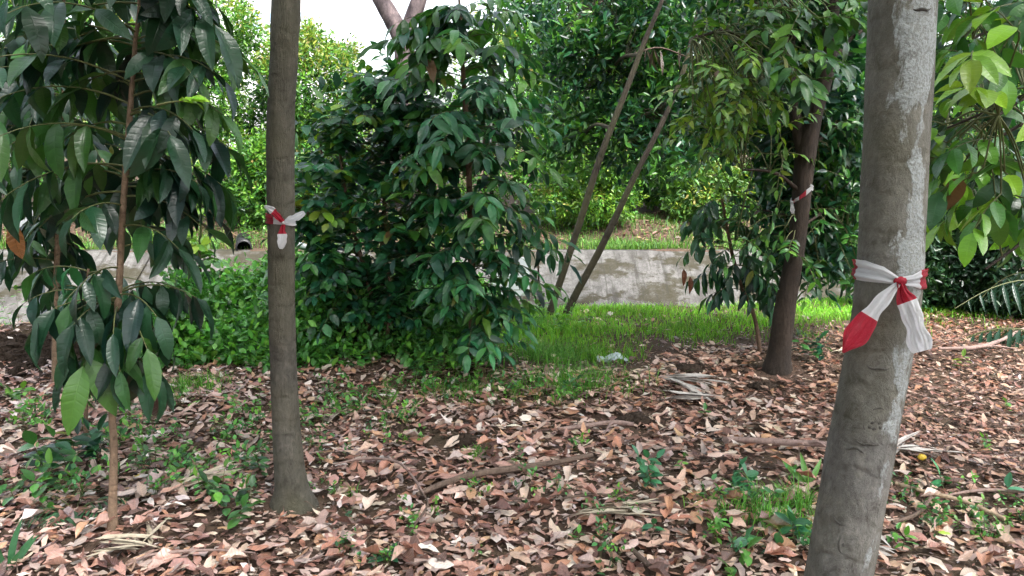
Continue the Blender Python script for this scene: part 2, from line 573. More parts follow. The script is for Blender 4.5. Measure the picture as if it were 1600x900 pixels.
gx = axis([(-600, -60, 90), (-60, -12, 6), (-12, -5.5, .4), (-5.5, 5.5, .06), (5.5, 12, .4), (12, 60, 6), (60, 600, 90)])
gy = axis([(-40, -4, 6), (-4, 1, .4), (1, 9.2, .055), (9.2, 10.4, .3), (10.4, 12.4, .08), (12.4, 18, .15), (18, 30, 1), (30, 60, 6), (60, 900, 105)])
X, Y = np.meshgrid(gx, gy)
i, j = np.meshgrid(np.arange(len(gy) - 1), np.arange(len(gx) - 1), indexing='ij')
n0 = len(gx)
q = np.stack([i * n0 + j, i * n0 + j + 1, (i + 1) * n0 + j + 1, (i + 1) * n0 + j], -1).reshape(-1, 4)
ground = Geo().add(np.stack([X, Y, H(X, Y)], -1).reshape(-1, 3), q).obj('ground', M['ground'])
tag(ground, kind='structure')

# the concrete lining of the drain, with a slight coping lip and slab joints
def drain():
    root = thing('drain', 'stained concrete drain lining with sloping far side', 'drain', (0, 0, 0))
    del root['category']
    root['kind'] = 'structure'
    xs = axis([(-30, -8, 2), (-8, 8, .25), (8, 30, 2)])
    joints = np.arange(-30, 31, 3.0) + .4
    for a, bb in zip(joints[:-1], joints[1:]):
        x = np.linspace(a + .014, bb - .014, 13)
        for nm, prof in (('slab', [(10.5, -1.12), (10.9, -.83), (11.4, -.53), (11.9, -.24), (12.22, -.045), (12.3, .004), (12.52, .012), (12.53, -.12)]),):
            pr = resample(np.array([(0, y_, z_) for y_, z_ in prof]), 22) if False else np.array([(0, y_, z_) for y_, z_ in prof])
            XX = np.repeat(x[None], len(pr), 0)
            V = np.stack([XX, np.repeat(pr[:, 1][:, None], len(x), 1), np.repeat(pr[:, 2][:, None], len(x), 1)], -1)
            V[..., 2] += .012 * np.sin(1.3 * V[..., 0] + 2 * V[..., 1]) * (V[..., 1] < 12.4)
            V[..., 1] += .02 * np.sin(2.1 * V[..., 0])
            i, j = np.meshgrid(np.arange(len(pr) - 1), np.arange(len(x) - 1), indexing='ij')
            k0 = len(x)
            q = np.stack([i * k0 + j, i * k0 + j + 1, (i + 1) * k0 + j + 1, (i + 1) * k0 + j], -1).reshape(-1, 4)
            g = Geo().add(V.reshape(-1, 3), q)
            # end faces
            for e in (0, len(x) - 1):
                E = V[:, e]
                D = E - np.array([0, 0, .1])
                k = np.arange(len(pr) - 1)
                g.add(np.vstack([E, D]), np.stack([k, k + 1, k + 1 + len(pr), k + len(pr)], -1))
            g.obj('slab', M['concrete'], root)
    # bed and near side
    x = xs
    ye = near_edge(x)
    rows = [np.stack([x, ye + .12, np.full_like(x, -.1)], -1), np.stack([x, ye + .95, np.full_like(x, -1.1)], -1), np.stack([x, np.full_like(x, 10.5), np.full_like(x, -1.115)], -1)]
    V = np.stack(rows)
    i, j = np.meshgrid(np.arange(2), np.arange(len(x) - 1), indexing='ij')
    q = np.stack([i * len(x) + j, i * len(x) + j + 1, (i + 1) * len(x) + j + 1, (i + 1) * len(x) + j], -1).reshape(-1, 4)
    Geo().add(V.reshape(-1, 3), q).obj('bed', M['concrete'], root)


drain()

# ------------------------------------------------------------------ plants: shared pieces
BIG = [leaf_tpl(6, 2, wr, tp, fo, dr, wv, 0, k) for k, (wr, tp, fo, dr, wv) in enumerate([(.33, .8, .3, .5, .02), (.36, .85, .2, .9, .025), (.3, .78, .45, .3, .02), (.34, .88, .15, 1.2, .03), (.31, .82, .5, .75, .03)])]
BROAD = [leaf_tpl(6, 2, wr, tp, fo, dr, wv, 0, 90 + k) for k, (wr, tp, fo, dr, wv) in enumerate([(.44, .84, .25, .5, .02), (.47, .86, .15, .8, .02), (.4, .82, .35, .4, .02)])]
ROUND = [leaf_tpl(6, 2, wr, tp, fo, dr, wv, 0, 20 + k) for k, (wr, tp, fo, dr, wv) in enumerate([(.52, .9, .2, .35, .015), (.56, .85, .12, .6, .02), (.48, .9, .3, .15, .015)])]
SLIM = [leaf_tpl(6, 2, wr * 1.2, tp, fo, dr, wv, 0, 40 + k) for k, (wr, tp, fo, dr, wv) in enumerate([(.3, .75, .25, .5, .02), (.33, .7, .15, .9, .03), (.28, .72, .3, .25, .02)])]
DEADT = [leaf_tpl(5, 2, wr * .9, tp, fo, dr, wv, cu * .6, 60 + k, .16) for k, (wr, tp, fo, dr, wv, cu) in enumerate([
    (.5, .9, .05, .2, .03, .1), (.42, .85, .15, -.4, .035, .2), (.52, .95, -.1, .5, .04, .5), (.42, .9, .1, .8, .045, .7), (.38, .8, .2, -.5, .03, 1.2),
    (.58, 1., .05, .15, .045, -.2), (.44, .9, -.15, .4, .05, -.4), (.5, .85, .1, -.3, .05, .7)])]
DEADL = [leaf_tpl(4, 1, wr, tp, fo * .7, dr, wv, 0, 80 + k, .24) for k, (wr, tp, fo, dr, wv) in enumerate([(.42, .9, .1, .3, .05), (.36, .85, .3, -.4, .05), (.46, .95, -.2, .6, .04), (.4, .9, .2, .8, .05), (.34, .8, .4, -.7, .03), (.5, 1., .05, .15, .05), (.38, .9, -.3, .5, .06), (.44, .85, .2, -.3, .06)])]
LOW = {'big': [leaf_tpl(4, 1, .33, .82, .3, .5, .02, 0, 1), leaf_tpl(4, 1, .36, .85, .2, 1., .03, 0, 2)], 'round': [leaf_tpl(4, 1, .52, .88, .2, .35, .015, 0, 3), leaf_tpl(4, 1, .54, .86, .15, .55, .02, 0, 4)], 'slim': [leaf_tpl(4, 1, .37, .74, .25, .5, .02, 0, 5), leaf_tpl(4, 1, .36, .72, .2, .8, .03, 0, 6)]}
HEX = hex_tpl()
HEXW = hex_tpl(.55, .2, .1)
_mesh_cache = {}


def tpl_mesh(key, tpls, mat, name='leaf'):
    k = (key, mat.name)
    if k not in _mesh_cache:
        _mesh_cache[k] = [Geo().add(*t).mesh(name, mat) for t in tpls]
    return _mesh_cache[k]


def put(name, me, parent, P, Rm, s, col):
    o = bpy.data.objects.new(name, me)
    COL.objects.link(o)
    bs = np.zeros(3)
    if parent is not None:
        o.parent = parent
        bs = np.asarray(parent_base(parent))
    mtx = np.eye(4)
    mtx[:3, :3] = Rm * s
    mtx[:3, 3] = P - bs
    o.matrix_basis = Matrix(mtx.tolist())
    o.color = (*[float(x) for x in col], 1)
    return o


def grow(start, d, L, g, k=6, wob=.08):
    """a twig's path: starts along d, bends down by g"""
    p = [np.asarray(start, float)]
    d = norm(d)
    for i in range(k):
        d = norm(d + np.array([0, 0, -g / k]) + rng.normal(0, wob / k * 2, 3))
        p.append(p[-1] + d * L / k)
    return np.array(p)


class Plant:
    def __init__(self, name, label, cat, loc, tpls, key, mat_o, mat_j, twig_mat, group=None, limit=300, leaf_name='leaf'):
        self.root = thing(name, label, cat, loc, group)
        self.loc = np.asarray(loc, float)
        self.tpls, self.key, self.mo, self.mj, self.tm, self.limit, self.ln = tpls, key, mat_o, mat_j, twig_mat, limit, leaf_name
        self.tw, self.L = [], []

    def leaf(self, P, d, n, s, col, twig):
        self.L.append((np.asarray(P, float), np.asarray(d, float), np.asarray(n, float), s, col, twig, int(rng.integers(len(self.tpls)))))

    def twig(self, start, d, L, n, size, cols, wts, g=.8, ld=.5, fa=.5, fs=.9, pre=None, r0=.005, t0=.25, pairs=False, nrm_up=1., jit=.22):
        path = grow(start, d, L, g)
        ti = len(self.tw)
        full = path if pre is None else np.vstack([np.asarray(pre).reshape(-1, 3), path])
        self.tw.append((full, r0))
        Q = resample(path, 40)
        D = norm(np.gradient(Q, axis=0))
        T = tints(n + 1, cols, wts, jit)
        old = rng.random(n + 1) < .006
        T[old] = tints(int(old.sum()), [(.14, .16, .025), (.13, .07, .03)], [2, 1])
        for k in range(n):
            t = t0 + (1 - t0) * ((k // 2 * 2 + .5) / n if pairs else (k + .5) / n)
            i = min(39, int(t * 39))
            dd = D[i]
            side = norm(np.cross(dd, [0, 0, 1.0]) + 1e-6) * (1 if k % 2 else -1)
            dv = norm(dd * fa + side * fs + np.array([0, 0, -ld]) + rng.normal(0, .16, 3))
            nn = np.array([0, 0, nrm_up]) + dd * .5 + side * .25 + rng.normal(0, .42, 3)
            self.leaf(Q[i], dv, nn, size * rng.uniform(.72, 1.12) * (1 - .25 * abs(t - .6)), T[k], ti)
        self.leaf(Q[-1], norm(D[-1] + np.array([0, 0, -ld * .5])), np.array([0, 0, 1.]) + rng.normal(0, .2, 3), size * rng.uniform(.8, 1.05), T[n], ti)

    def build(self):
        P = np.array([l[0] for l in self.L])
        Rm = basis(np.array([l[1] for l in self.L]), np.array([l[2] for l in self.L]))
        Sc = np.array([l[3] for l in self.L])
        T = np.array([l[4] for l in self.L])
        tp = np.array([l[6] for l in self.L])
        u, v, z = project(P + Rm[:, :, 1] * Sc[:, None] * .5)
        score = Sc / z * np.where((u > -30) & (u < 1630) & (v > -30) & (v < 930), 1, .1) - .02 * (P[:, 1] - self.loc[1])
        order = np.argsort(-score)
        ms = tpl_mesh(self.key, self.tpls, self.mo)
        shown = {self.L[i][5] for i in order[:self.limit]}
        tob, gt = {}, Geo()
        for k, (full, r0) in enumerate(self.tw):
            g = Geo() if k in shown else gt
            tube(g, full, np.linspace(r0, r0 * .35, len(full)), 5, max(5, len(full) * 2), cap=False)
            if k in shown:
                tob[k] = g.obj('twig', self.tm, self.root)
        if gt.n:
            tag(gt.obj('twigs', self.tm, self.root), kind='stuff')
        for i in order[:self.limit]:
            put(self.ln, ms[tp[i]], tob[self.L[i][5]], P[i], Rm[i], Sc[i], T[i])
        rest = order[self.limit:]
        if len(rest):
            g = Geo()
            low = LOW[self.key.replace('bigr', 'big')]
            for k in range(len(self.tpls)):
                s = rest[tp[rest] == k]
                inst(g, low[k % len(low)], P[s], Rm[s], Sc[s], T[s])
            tag(g.obj('foliage', self.mj, self.root), kind='stuff')


def nearest(nodes, p):
    return nodes[np.argmin(((nodes - p) ** 2).sum(1))]


def clusters(geo, C, out, K, size, cols, wts, tpl=HEX, spread=.9, up=.35, tip=None):
    """K leaves round every centre C facing roughly along out"""
    N = len(C)
    P = np.repeat(C, K, 0) + rng.normal(0, size * spread * .55, (N * K, 3))
    o = np.repeat(out, K, 0)
    d = norm(o * .7 + rng.normal(0, .75, (N * K, 3)) + np.array([0, 0, -.15]))
    n = norm(o * .5 + np.array([0, 0, up]) + rng.normal(0, .45, (N * K, 3)))
    T = np.repeat(tints(N, cols, wts, .2), K, 0) * (1 + rng.normal(0, .15, (N * K, 1)))
    if tip is not None:
        m = np.repeat(tip, K)
        T[m] = tints(int(m.sum()), [(.26, .29, .05), (.17, .27, .04), (.3, .25, .09)], [3, 4, 1], .2)
    inst(geo, tpl, P, basis(d, n), size * rng.uniform(.6, 1.15, N * K), np.clip(T, .003, .9))


def blob_points(c, r, n, shell=.55, front=.35):
    """points in an uneven ellipsoid, fewer at the back"""
    d = norm(rng.normal(0, 1, (n * 2, 3)))
    keep = (d[:, 1] < .25) | (rng.random(len(d)) < front)
    d = d[keep][:n]
    ph = rng.uniform(0, 6, 6)
    lump = 1 + .16 * np.sin(4 * d[:, 0] * 1.6 + ph[0]) * np.sin(4.5 * d[:, 2] + ph[1]) + .1 * np.sin(9 * d[:, 0] + ph[2]) * np.sin(8 * d[:, 2] + ph[3])
    rad = (shell + (1 - shell) * rng.random(len(d)) ** .6) * lump
    return np.asarray(c) + d * rad[:, None] * np.asarray(r), d


def trunk_path(rows, below=True):
    P = np.array([at(u, v, Y_) for u, v, Y_, _ in rows])
    rd = np.array([width(wp, p) / 2 * .93 / math.hypot(1, (u_ - 800) / F) for p, (u_, _, _, wp) in zip(P, rows)])
    return P, rd


def trunk(root, P, rd, mat, seg=28, rings=90, bumps=None, name='trunk', amp=.035):
    ph = rng.uniform(0, 6, 5)

    def bf(TH, SS):
        f = 1 + amp * np.sin(2 * TH + 2.1 * SS + ph[0]) * .7 + amp * .6 * np.sin(3 * TH - 3.7 * SS + ph[1]) + amp * .35 * np.sin(5 * TH + 9 * SS + ph[2]) + amp * .25 * np.sin(23 * SS + ph[3] + np.sin(2 * TH))
        for a, s, sa, ss, h in (bumps or []):
            da = np.angle(np.exp(1j * (TH - a)))
            f = f + h * np.exp(-(da / sa) ** 2 - ((SS - s) / ss) ** 2)
        return f
    g = Geo()
    C, r = tube(g, P, rd, seg, rings, bf)
    g.obj(name, mat, root)
    return C, r


GREEN_DARK = [(.014, .065, .03), (.022, .095, .036), (.045, .145, .034), (.01, .045, .03)]
GREEN_DEEP = [(.01, .038, .02), (.015, .055, .024), (.03, .09, .024), (.008, .03, .022)]  # darker greens: shade over the left saplings put into the leaf colour
BLUEGREEN = [(.024, .12, .05), (.038, .16, .055), (.06, .21, .05), (.016, .08, .042)]
GREEN_MID = [(.04, .135, .028), (.06, .18, .03), (.1, .24, .03), (.026, .085, .028)]
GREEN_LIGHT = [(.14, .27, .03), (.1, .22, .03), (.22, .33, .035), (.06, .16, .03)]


def overhead_crown(root, top, z0, rad, n, size=.24):
    """limbs and leaves above the picture, which shade the place"""
    limbs = []
    for k in range(5):
        a = k * 1.256 + rng.uniform(-.3, .3)
        e = np.array([math.cos(a), math.sin(a), rng.uniform(.5, 1.0)]) * rad * .8
        p = np.array([top, top + e * .45 + [0, 0, .25], top + e])
        g = Geo()
        tube(g, p, [.06, .04, .015], 8, 12)
        g.obj('limb', M['bark_left'], root)
        limbs.append(p)
    g = Geo()
    c = top + np.array([0, 0, z0])
    P, d = blob_points(c, (rad, rad, rad * .6), n, .3, 1.)
    clusters(g, P, d, 6, size, GREEN_MID, [3, 3, 2, 2], HEX, 1.3)
    tag(g.obj('crown', M['leaf_dull'], root), kind='stuff')


# ------------------------------------------------------------------ the taped trees
def right_tree():
    Yb = 2.3
    rows = [(1286, 1040, Yb, 128), (1296, 975, Yb, 119), (1310, 900, Yb, 114), (1346, 700, Yb, 117), (1371, 560, Yb, 117), (1388, 440, Yb, 117), (1398, 250, Yb, 116), (1411, 0, Yb, 118)]
    P, rd = trunk_path(rows)
    g0 = P[0].copy()
    g0[2] = float(H(g0[0], g0[1]))
    P = np.vstack([g0 + [-.03, 0, -.12], P[1:], P[-1] + (P[-1] - P[-2]) * 1.5 + [0, 0, .2], P[-1] + [.1, .1, 3.3]])
    rd = np.concatenate([[rd[0] * 1.3], rd[1:], [rd[-1] * .9, rd[-1] * .6]])
    root = thing('tree', 'thick pale grey tree trunk with white lichen, tape bow round it, at right front', 'tree', (g0[0], g0[1], g0[2]), 'trees marked with barrier tape')
    a = math.atan2(-P[3][1], -P[3][0])
    s_of = lambda v_: float(np.linalg.norm(at(1350, v_, Yb) - P[0]))
    C, r = trunk(root, P, rd, M['bark_right'], 44, 200, [(a + .15, s_of(645), .28, .035, .09), (a + .15, s_of(645), .12, .015, -.05), (a + .1, s_of(822), .3, .04, .11), (a + .12, s_of(822), .13, .018, -.06),
                                                        (a - .3, s_of(690), .6, .01, .02), (a + .5, s_of(668), .5, .012, .025), (a + .6, s_of(60), .5, .05, .03), (a - .7, s_of(520), .5, .08, .025), (a - .2, s_of(300), .4, .03, .025), (a + .3, s_of(760), .7, .02, .02)], amp=.028)
    # old branch scars and wrinkles in the bark
    def on_bark(v_, da, off):
        z = at(1350, v_, Yb)[2]
        o_ = np.argsort(C[:, 2])
        c_ = np.array([np.interp(z, C[o_, 2], C[o_, k]) for k in range(3)])
        rr = float(np.interp(z, C[o_, 2], r[o_]))
        n_ = np.array([math.cos(a + da), math.sin(a + da), 0])
        return c_ + n_ * (rr * 1.03 + off)
    for v_, da, w_, h_ in ((648, .22, .3, 11), (826, .1, .28, 19)):
        g = Geo()
        for f_, rad_, off in ((1., .0035, .001), (.5, .006, .001)):
            t = np.linspace(0, 2 * np.pi, 22)
            pts = np.array([on_bark(v_ + h_ * f_ * math.sin(q_) * (1 + .15 * math.sin(3 * q_)), da + w_ * f_ * math.cos(q_), off - .004) for q_ in t])
            tube(g, pts, np.full(22, rad_) * (1 + .25 * np.sin(5 * t)), 6, 44, cap=False)
        g.obj('branch_scar', M['bark_scar'], root)
    for v_, d0, d1, bow in ((672, -.25, .6, 6), (690, -.5, .1, -4), (628, -.1, .6, -5), (735, .1, .45, 14), (792, -.5, .35, 10), (560, -.3, .4, 5), (20, .2, .9, 4), (300, -.4, .1, 4)):
        t = np.linspace(0, 1, 12)
        pts = np.array([on_bark(v_ + bow * math.sin(math.pi * q_) + 1.5 * math.sin(9 * q_), d0 + (d1 - d0) * q_, -.0035) for q_ in t])
        g = Geo()
        tube(g, pts, .001 + .0033 * np.sin(np.pi * t), 6, 24, cap=False)
        g.obj('bark_wrinkle', M['bark_scar'], root)
    overhead_crown(root, C[-1], .8, 2.8, 620)
    return root, C, r


def left_tree():
    gb = gnd(457, 787)
    Yb = gb[1]
    rows = [(457, 787, Yb, 84), (456, 768, Yb, 64), (453, 740, Yb, 55), (449, 690, Yb, 50), (444, 600, Yb, 46), (441, 480, Yb, 45), (439, 350, Yb, 46), (438, 250, Yb, 47), (439, 170, Yb, 47), (444, 80, Yb, 47), (447, 0, Yb, 49)]
    P, rd = trunk_path(rows)
    P = np.vstack([P[0] + [.01, 0, -.1], P, P[-1] + [.12, .05, 1.2], P[-1] + [.3, .1, 3.2]])
    rd = np.concatenate([[rd[0] * 1.15], rd, [rd[-1] * .9, rd[-1] * .55]])
    root = thing('tree', 'slim brown grey tree trunk with small tape bow, left of the glossy shrub', 'tree', gb, 'trees marked with barrier tape')
    a = math.atan2(-P[3][1], -P[3][0])
    s_of = lambda v_: float(np.linalg.norm(at(445, v_, Yb) - P[0]))
    C, r = trunk(root, P, rd, M['bark_left'], 36, 160, [(a + .9, s_of(215), .5, .04, .1), (a + 1.1, s_of(25), .5, .05, .13), (a, s_of(385), .5, .02, .03), (a - .8, s_of(520), .4, .03, .06), (a + .5, s_of(640), .4, .04, .05)], amp=.03)
    overhead_crown(root, C[-1], .8, 2.8, 620)
    return root, C, r


RT = right_tree()
LT = left_tree()


def ribbon(geo, Cn, Wd, nrm, colr, folds=3, famp=.004, rows=7):
    """strip: centre points Cn (n,3), width vectors Wd (n,3) half-widths, normal nrm (n,3); colr(t, s)->material 0/1"""
    n = len(Cn)
    s = np.linspace(-1, 1, rows)
    t = np.linspace(0, 1, n)
    T, Sg = np.meshgrid(t, s, indexing='ij')
    ph = rng.uniform(0, 6, 2)
    off = famp * (np.sin(Sg * folds * 1.6 + 1.2 * np.sin(5 * T + ph[0]) + ph[1]) + .6 * np.sin(Sg * folds * 3.7 + 3 * T + ph[0]) + .45 * np.sin(17 * T + 4 * Sg + ph[1]) * np.sin(9 * Sg + 5 * T))
    V = Cn[:, None] + Wd[:, None] * Sg[..., None] + nrm[:, None] * off[..., None]
    i, j = np.meshgrid(np.arange(n - 1), np.arange(rows - 1), indexing='ij')
    q = np.stack([i * rows + j, i * rows + j + 1, (i + 1) * rows + j + 1, (i + 1) * rows + j], -1).reshape(-1, 4)
    m = np.array([colr((a + .5) / (n - 1), -1 + 2 * (b_ + .5) / (rows - 1)) for a, b_ in zip(i.ravel(), j.ravel())])
    geo.add(V.reshape(-1, 3), q, np.stack([T, Sg], -1).reshape(-1, 2), None, m)


TAPE = [M['tape_white'], M['tape_red']]


def tape(C, r, knot, Yt, band, tails, label, group='tape bows tied round the trunks'):
    """knot (u,v); band rows (degrees from the knot going right round the trunk, centre v offset px, half width px, colour from here on); tails = lists of (u, v, half width px, towards camera m), with a colour split"""
    pk = at(knot[0], knot[1], Yt)
    zc = pk[2]
    order = np.argsort(C[:, 2])
    cz = lambda z: np.array([np.interp(z, C[order, 2], C[order, k]) for k in range(3)])
    rz = lambda z: float(np.interp(z, C[order, 2], r[order]))
    c = cz(zc)
    rr = rz(zc)
    fa = math.atan2(-c[1], -c[0])
    upx = (knot[0] - (800 + (c[0]) / ((c - C0) @ FWD) * F)) / (rr / ((c - C0) @ FWD) * F)
    fk = fa + math.asin(max(-.95, min(.95, upx)))
    root = thing('tape_bow', label, 'tape', c + np.array([math.cos(fk), math.sin(fk), 0]) * rr, group)
    one = width(1, pk)
    ang = np.linspace(0, 360, 181)
    bd = np.array([b_[:3] for b_ in band], float)
    dv = np.interp(ang, bd[:, 0], bd[:, 1])
    hw = np.interp(ang, bd[:, 0], bd[:, 2])
    cols = lambda t, s: [b_[3] for b_ in band if b_[0] <= t * 360][-1]
    Cn, Wd, Nn = [], [], []
    for a_, d_, h_ in zip(ang, dv, hw):
        z = zc - d_ * one
        cc = cz(z)
        a2 = fk + R(a_)
        nn = np.array([math.cos(a2), math.sin(a2), 0])
        Cn.append(cc + nn * (rz(z) * 1.03 + .004))
        Wd.append(np.array([0, 0, -h_ * one]))
        Nn.append(nn)
    g = Geo()
    ribbon(g, np.array(Cn), np.array(Wd), np.array(Nn), cols, 3, .003 if rr > .09 else .0015, 15)
    g.obj('band', TAPE, root)
    nk = np.array([math.cos(fk), math.sin(fk), 0])
    kc = c + nk * (rr + .012)
    # knot: a small creased lump
    th, ph_ = np.meshgrid(np.linspace(0, 2 * np.pi, 15), np.linspace(.05, np.pi - .05, 9))
    kr = (knot[2] * one) * (1 + .22 * np.sin(5 * th + 3 * ph_))
    tx = np.cross(nk, [0, 0, 1])
    V = kc + (kr * np.cos(ph_) * 1.35)[..., None] * tx + (kr * np.sin(ph_) * np.cos(th))[..., None] * nk * .8 + (kr * np.sin(ph_) * np.sin(th))[..., None] * np.array([0, 0, 1.])
    i, j = np.meshgrid(np.arange(8), np.arange(14), indexing='ij')
    q = np.stack([i * 15 + j, i * 15 + j + 1, (i + 1) * 15 + j + 1, (i + 1) * 15 + j], -1).reshape(-1, 4)
    Geo().add(V.reshape(-1, 3), q, None, None, knot[3]).obj('knot', TAPE, root)
    for pts, split in tails:
        rows = []
        for u, v_, h_, f_ in pts:
            p = at(u, v_, kc[1] - f_)
            rows.append([*p, h_ * one])
        rows[0][:3] = kc
        Q = resample(np.array(rows), 50)
        D = norm(np.gradient(Q[:, :3], axis=0))
        vw = norm(C0 - Q[:, :3])
        wv = norm(np.cross(D, vw))
        tw = np.linspace(0, 1, 50)
        wv = norm(wv + vw * (.25 * np.sin(4 * tw + rng.uniform(0, 6)))[:, None])
        g = Geo()
        col = lambda t, s, sp=split: [k for x, k in sp if x <= t][-1]
        wob = 1 + .12 * np.sin(11 * tw + rng.uniform(0, 6)) + .07 * np.sin(23 * tw + rng.uniform(0, 6))
        ribbon(g, Q[:, :3], wv * (Q[:, 3] * wob)[:, None], vw, col, 3.5, .28 * one * np.mean([p[2] for p in pts]), 15)
        g.obj('tail', TAPE, root)
    return root


tape(RT[1], RT[2], (1403, 440, 6.5, 1), 2.19,
     [(0, 0, 6, 0), (22, 0, 9, 0), (40, -1, 15, 1), (75, 2, 17, 1), (110, 6, 14, 0), (200, 0, 12, 1), (255, -8, 15, 1), (281, -10, 17, 0), (305, -11, 17, 0), (335, -8, 13, 0), (360, 0, 5, 0)],
     [([(1403, 440, 4, 0), (1380, 468, 10, .012), (1360, 492, 15, .02), (1344, 515, 18, .03), (1332, 531, 14, .035), (1322, 544, 7, .04), (1317, 551, 2, .04)], [(0, 0), (.52, 1)]),
      ([(1405, 441, 5, 0), (1412, 460, 11, .015), (1420, 478, 14, .02), (1430, 510, 16, .03), (1437, 536, 17, .035), (1440, 546, 15, .04), (1441, 549, 12, .04)], [(0, 1), (.3, 0)])],
     'large red and white tape bow tied round the thick lichened trunk')
tape(LT[1], LT[2], (443, 349, 3, 0), LT[0].location[1] - .08,
     [(0, 0, 3, 0), (35, 0, 6, 0), (75, -2, 8, 0), (120, 0, 7, 1), (250, -6, 8, 1), (300, -6, 8, 1), (318, -4, 6, 0), (360, 0, 3, 0)],
     [([(443, 349, 2, 0), (434, 338, 5, .012), (424, 328, 5, .015), (413, 322, 2, .015)], [(0, 1), (.62, 0)]),
      ([(443, 349, 2, 0), (452, 344, 5, .015), (464, 339, 6, .02), (476, 332, 3, .02)], [(0, 0)]),
      ([(443, 349, 2, 0), (441, 360, 5, .012), (441, 372, 7, .018), (440, 382, 7, .02), (439, 389, 2, .02)], [(0, 1), (.42, 0)])],
     'small red and white tape bow tied round the slim brown trunk')


def dark_tree():
    gb = gnd(1216, 578)
    Yb = gb[1]
    rows = [(1215, 577, Yb, 56), (1218, 550, Yb, 44), (1227, 480, Yb, 40), (1241, 400, Yb, 36), (1251, 320, Yb, 37), (1258, 250, Yb, 40), (1272, 180, Yb, 34), (1294, 100, Yb, 30), (1302, 0, Yb, 28)]
    P, rd = trunk_path(rows)
    rd = rd * .9
    P = np.vstack([P[0] + [-.01, 0, -.12], P, P[-1] + [.15, .05, 1.3]])
    rd = np.concatenate([[rd[0] * 1.1], rd, [rd[-1] * .7]])
    pl = Plant('tree', 'dark brown tree trunk leaning right, tied with thin tape, beside small leafy sapling', 'tree', gb, SLIM, 'slim', M['leaf_o'], M['leaf'], M['twig'], 'trees marked with barrier tape', 300)
    C, r = trunk(pl.root, P, rd, M['bark_dark'], 26, 110, amp=.04)
    lb, lr = trunk_path([(1256, 250, Yb, 22), (1244, 190, Yb + .03, 21), (1238, 120, Yb + .08, 19), (1232, 40, Yb + .12, 17), (1224, -40, Yb + .15, 13)])
    trunk(pl.root, lb, lr, M['bark_dark'], 14, 30, name='limb')
    nodes = [C[40:], resample(lb, 20)]
    for rows in ([(1240, 130, Yb, 12), (1190, 90, Yb - .2, 9), (1140, 50, Yb - .4, 7), (1080, 60, Yb - .5, 4)], [(1238, 100, Yb, 10), (1200, 30, Yb + .2, 8), (1150, -20, Yb + .3, 6), (1060, -60, Yb + .5, 4)],
                 [(1252, 300, Yb, 8), (1210, 270, Yb - .2, 6), (1160, 265, Yb - .35, 4)], [(1285, 120, Yb, 12), (1330, 60, Yb + .2, 8), (1400, 20, Yb + .3, 5)], [(1262, 240, Yb, 9), (1300, 200, Yb + .3, 7), (1350, 190, Yb + .5, 4)],
                 [(1240, 60, Yb, 10), (1190, -30, Yb - .5, 8), (1130, -50, Yb - .9, 5)], [(1245, 360, Yb, 6), (1290, 330, Yb + .25, 4), (1330, 320, Yb + .4, 3)], [(1246, 340, Yb, 6), (1200, 330, Yb + .3, 4), (1150, 320, Yb + .5, 3)]):
        p, rr_ = trunk_path(rows)
        g = Geo()
        tube(g, p, rr_, 7, 14)
        g.obj('branch', M['bark_dark'], pl.root)
        nodes.append(resample(p, 14))
    nodes = np.vstack(nodes)
    # (u0, u1, v0, v1, depth offsets, twigs, leaf size, colours, weights)
    for u0, u1, v0, v1, y0, y1, n, sz, cols, wt in (
            (1075, 1200, 40, 180, -.7, -.2, 26, .105, GREEN_LIGHT, [3, 3, 2, 3]),
            (1090, 1230, 150, 250, -.4, .3, 16, .1, GREEN_LIGHT, [1, 3, 1, 4]),
            (1140, 1240, 300, 390, -.2, .3, 6, .1, GREEN_MID, [3, 3, 2, 3]),
            (1240, 1345, 120, 430, .1, .7, 38, .11, GREEN_MID, [3, 3, 1, 4]),
            (1110, 1345, -90, 60, -.6, .6, 36, .11, GREEN_MID, [3, 3, 2, 3]),
            (1170, 1300, 0, 130, -.9, -.4, 10, .16, GREEN_MID, [3, 2, 2, 3])):
        for k in range(int(n * 2.1)):
            p = at(rng.uniform(u0, u1), rng.uniform(v0, v1), Yb + rng.uniform(y0, y1))
            nd = nearest(nodes, p)
            dd = norm((p - nd) * [1, 1, .4] + rng.normal(0, .25, 3))
            mid = (nd + p) / 2 + [0, 0, .04]
            pl.twig(p, dd, rng.uniform(.22, .4), int(rng.integers(7, 12)), sz * .92, cols, wt, .45, .2, pre=np.array([nd, mid]), r0=.004, t0=.1)
    pl.build()
    # crown: dense leaves round the limbs and above the picture
    g = Geo()
    for u0, u1, v0, v1, y0, y1, n in ((1100, 1350, -60, 230, .1, 1.3, 420), (1200, 1350, 200, 420, .25, 1.2, 240), (1260, 1350, 60, 430, .2, 1.4, 220)):
        Cc = np.array([at(rng.uniform(u0, u1), rng.uniform(v0, v1), Yb + rng.uniform(y0, y1)) for k in range(n)])
        clusters(g, Cc, norm(rng.normal(0, 1, (n, 3)) + [0, -.3, .2]), 11, .12, GREEN_DARK, [3, 3, 2, 3], HEX, 1.5)
    Pb, d = blob_points(C[-1] + [.3, -.2, 1.1], (1.9, 1.6, 1.0), 170, .3, 1.)
    clusters(g, Pb, d, 6, .16, GREEN_MID, [3, 3, 2, 3], HEX, 1.4)
    tag(g.obj('crown', M['leaf_dull'], pl.root), kind='stuff')
    return pl.root, C, r


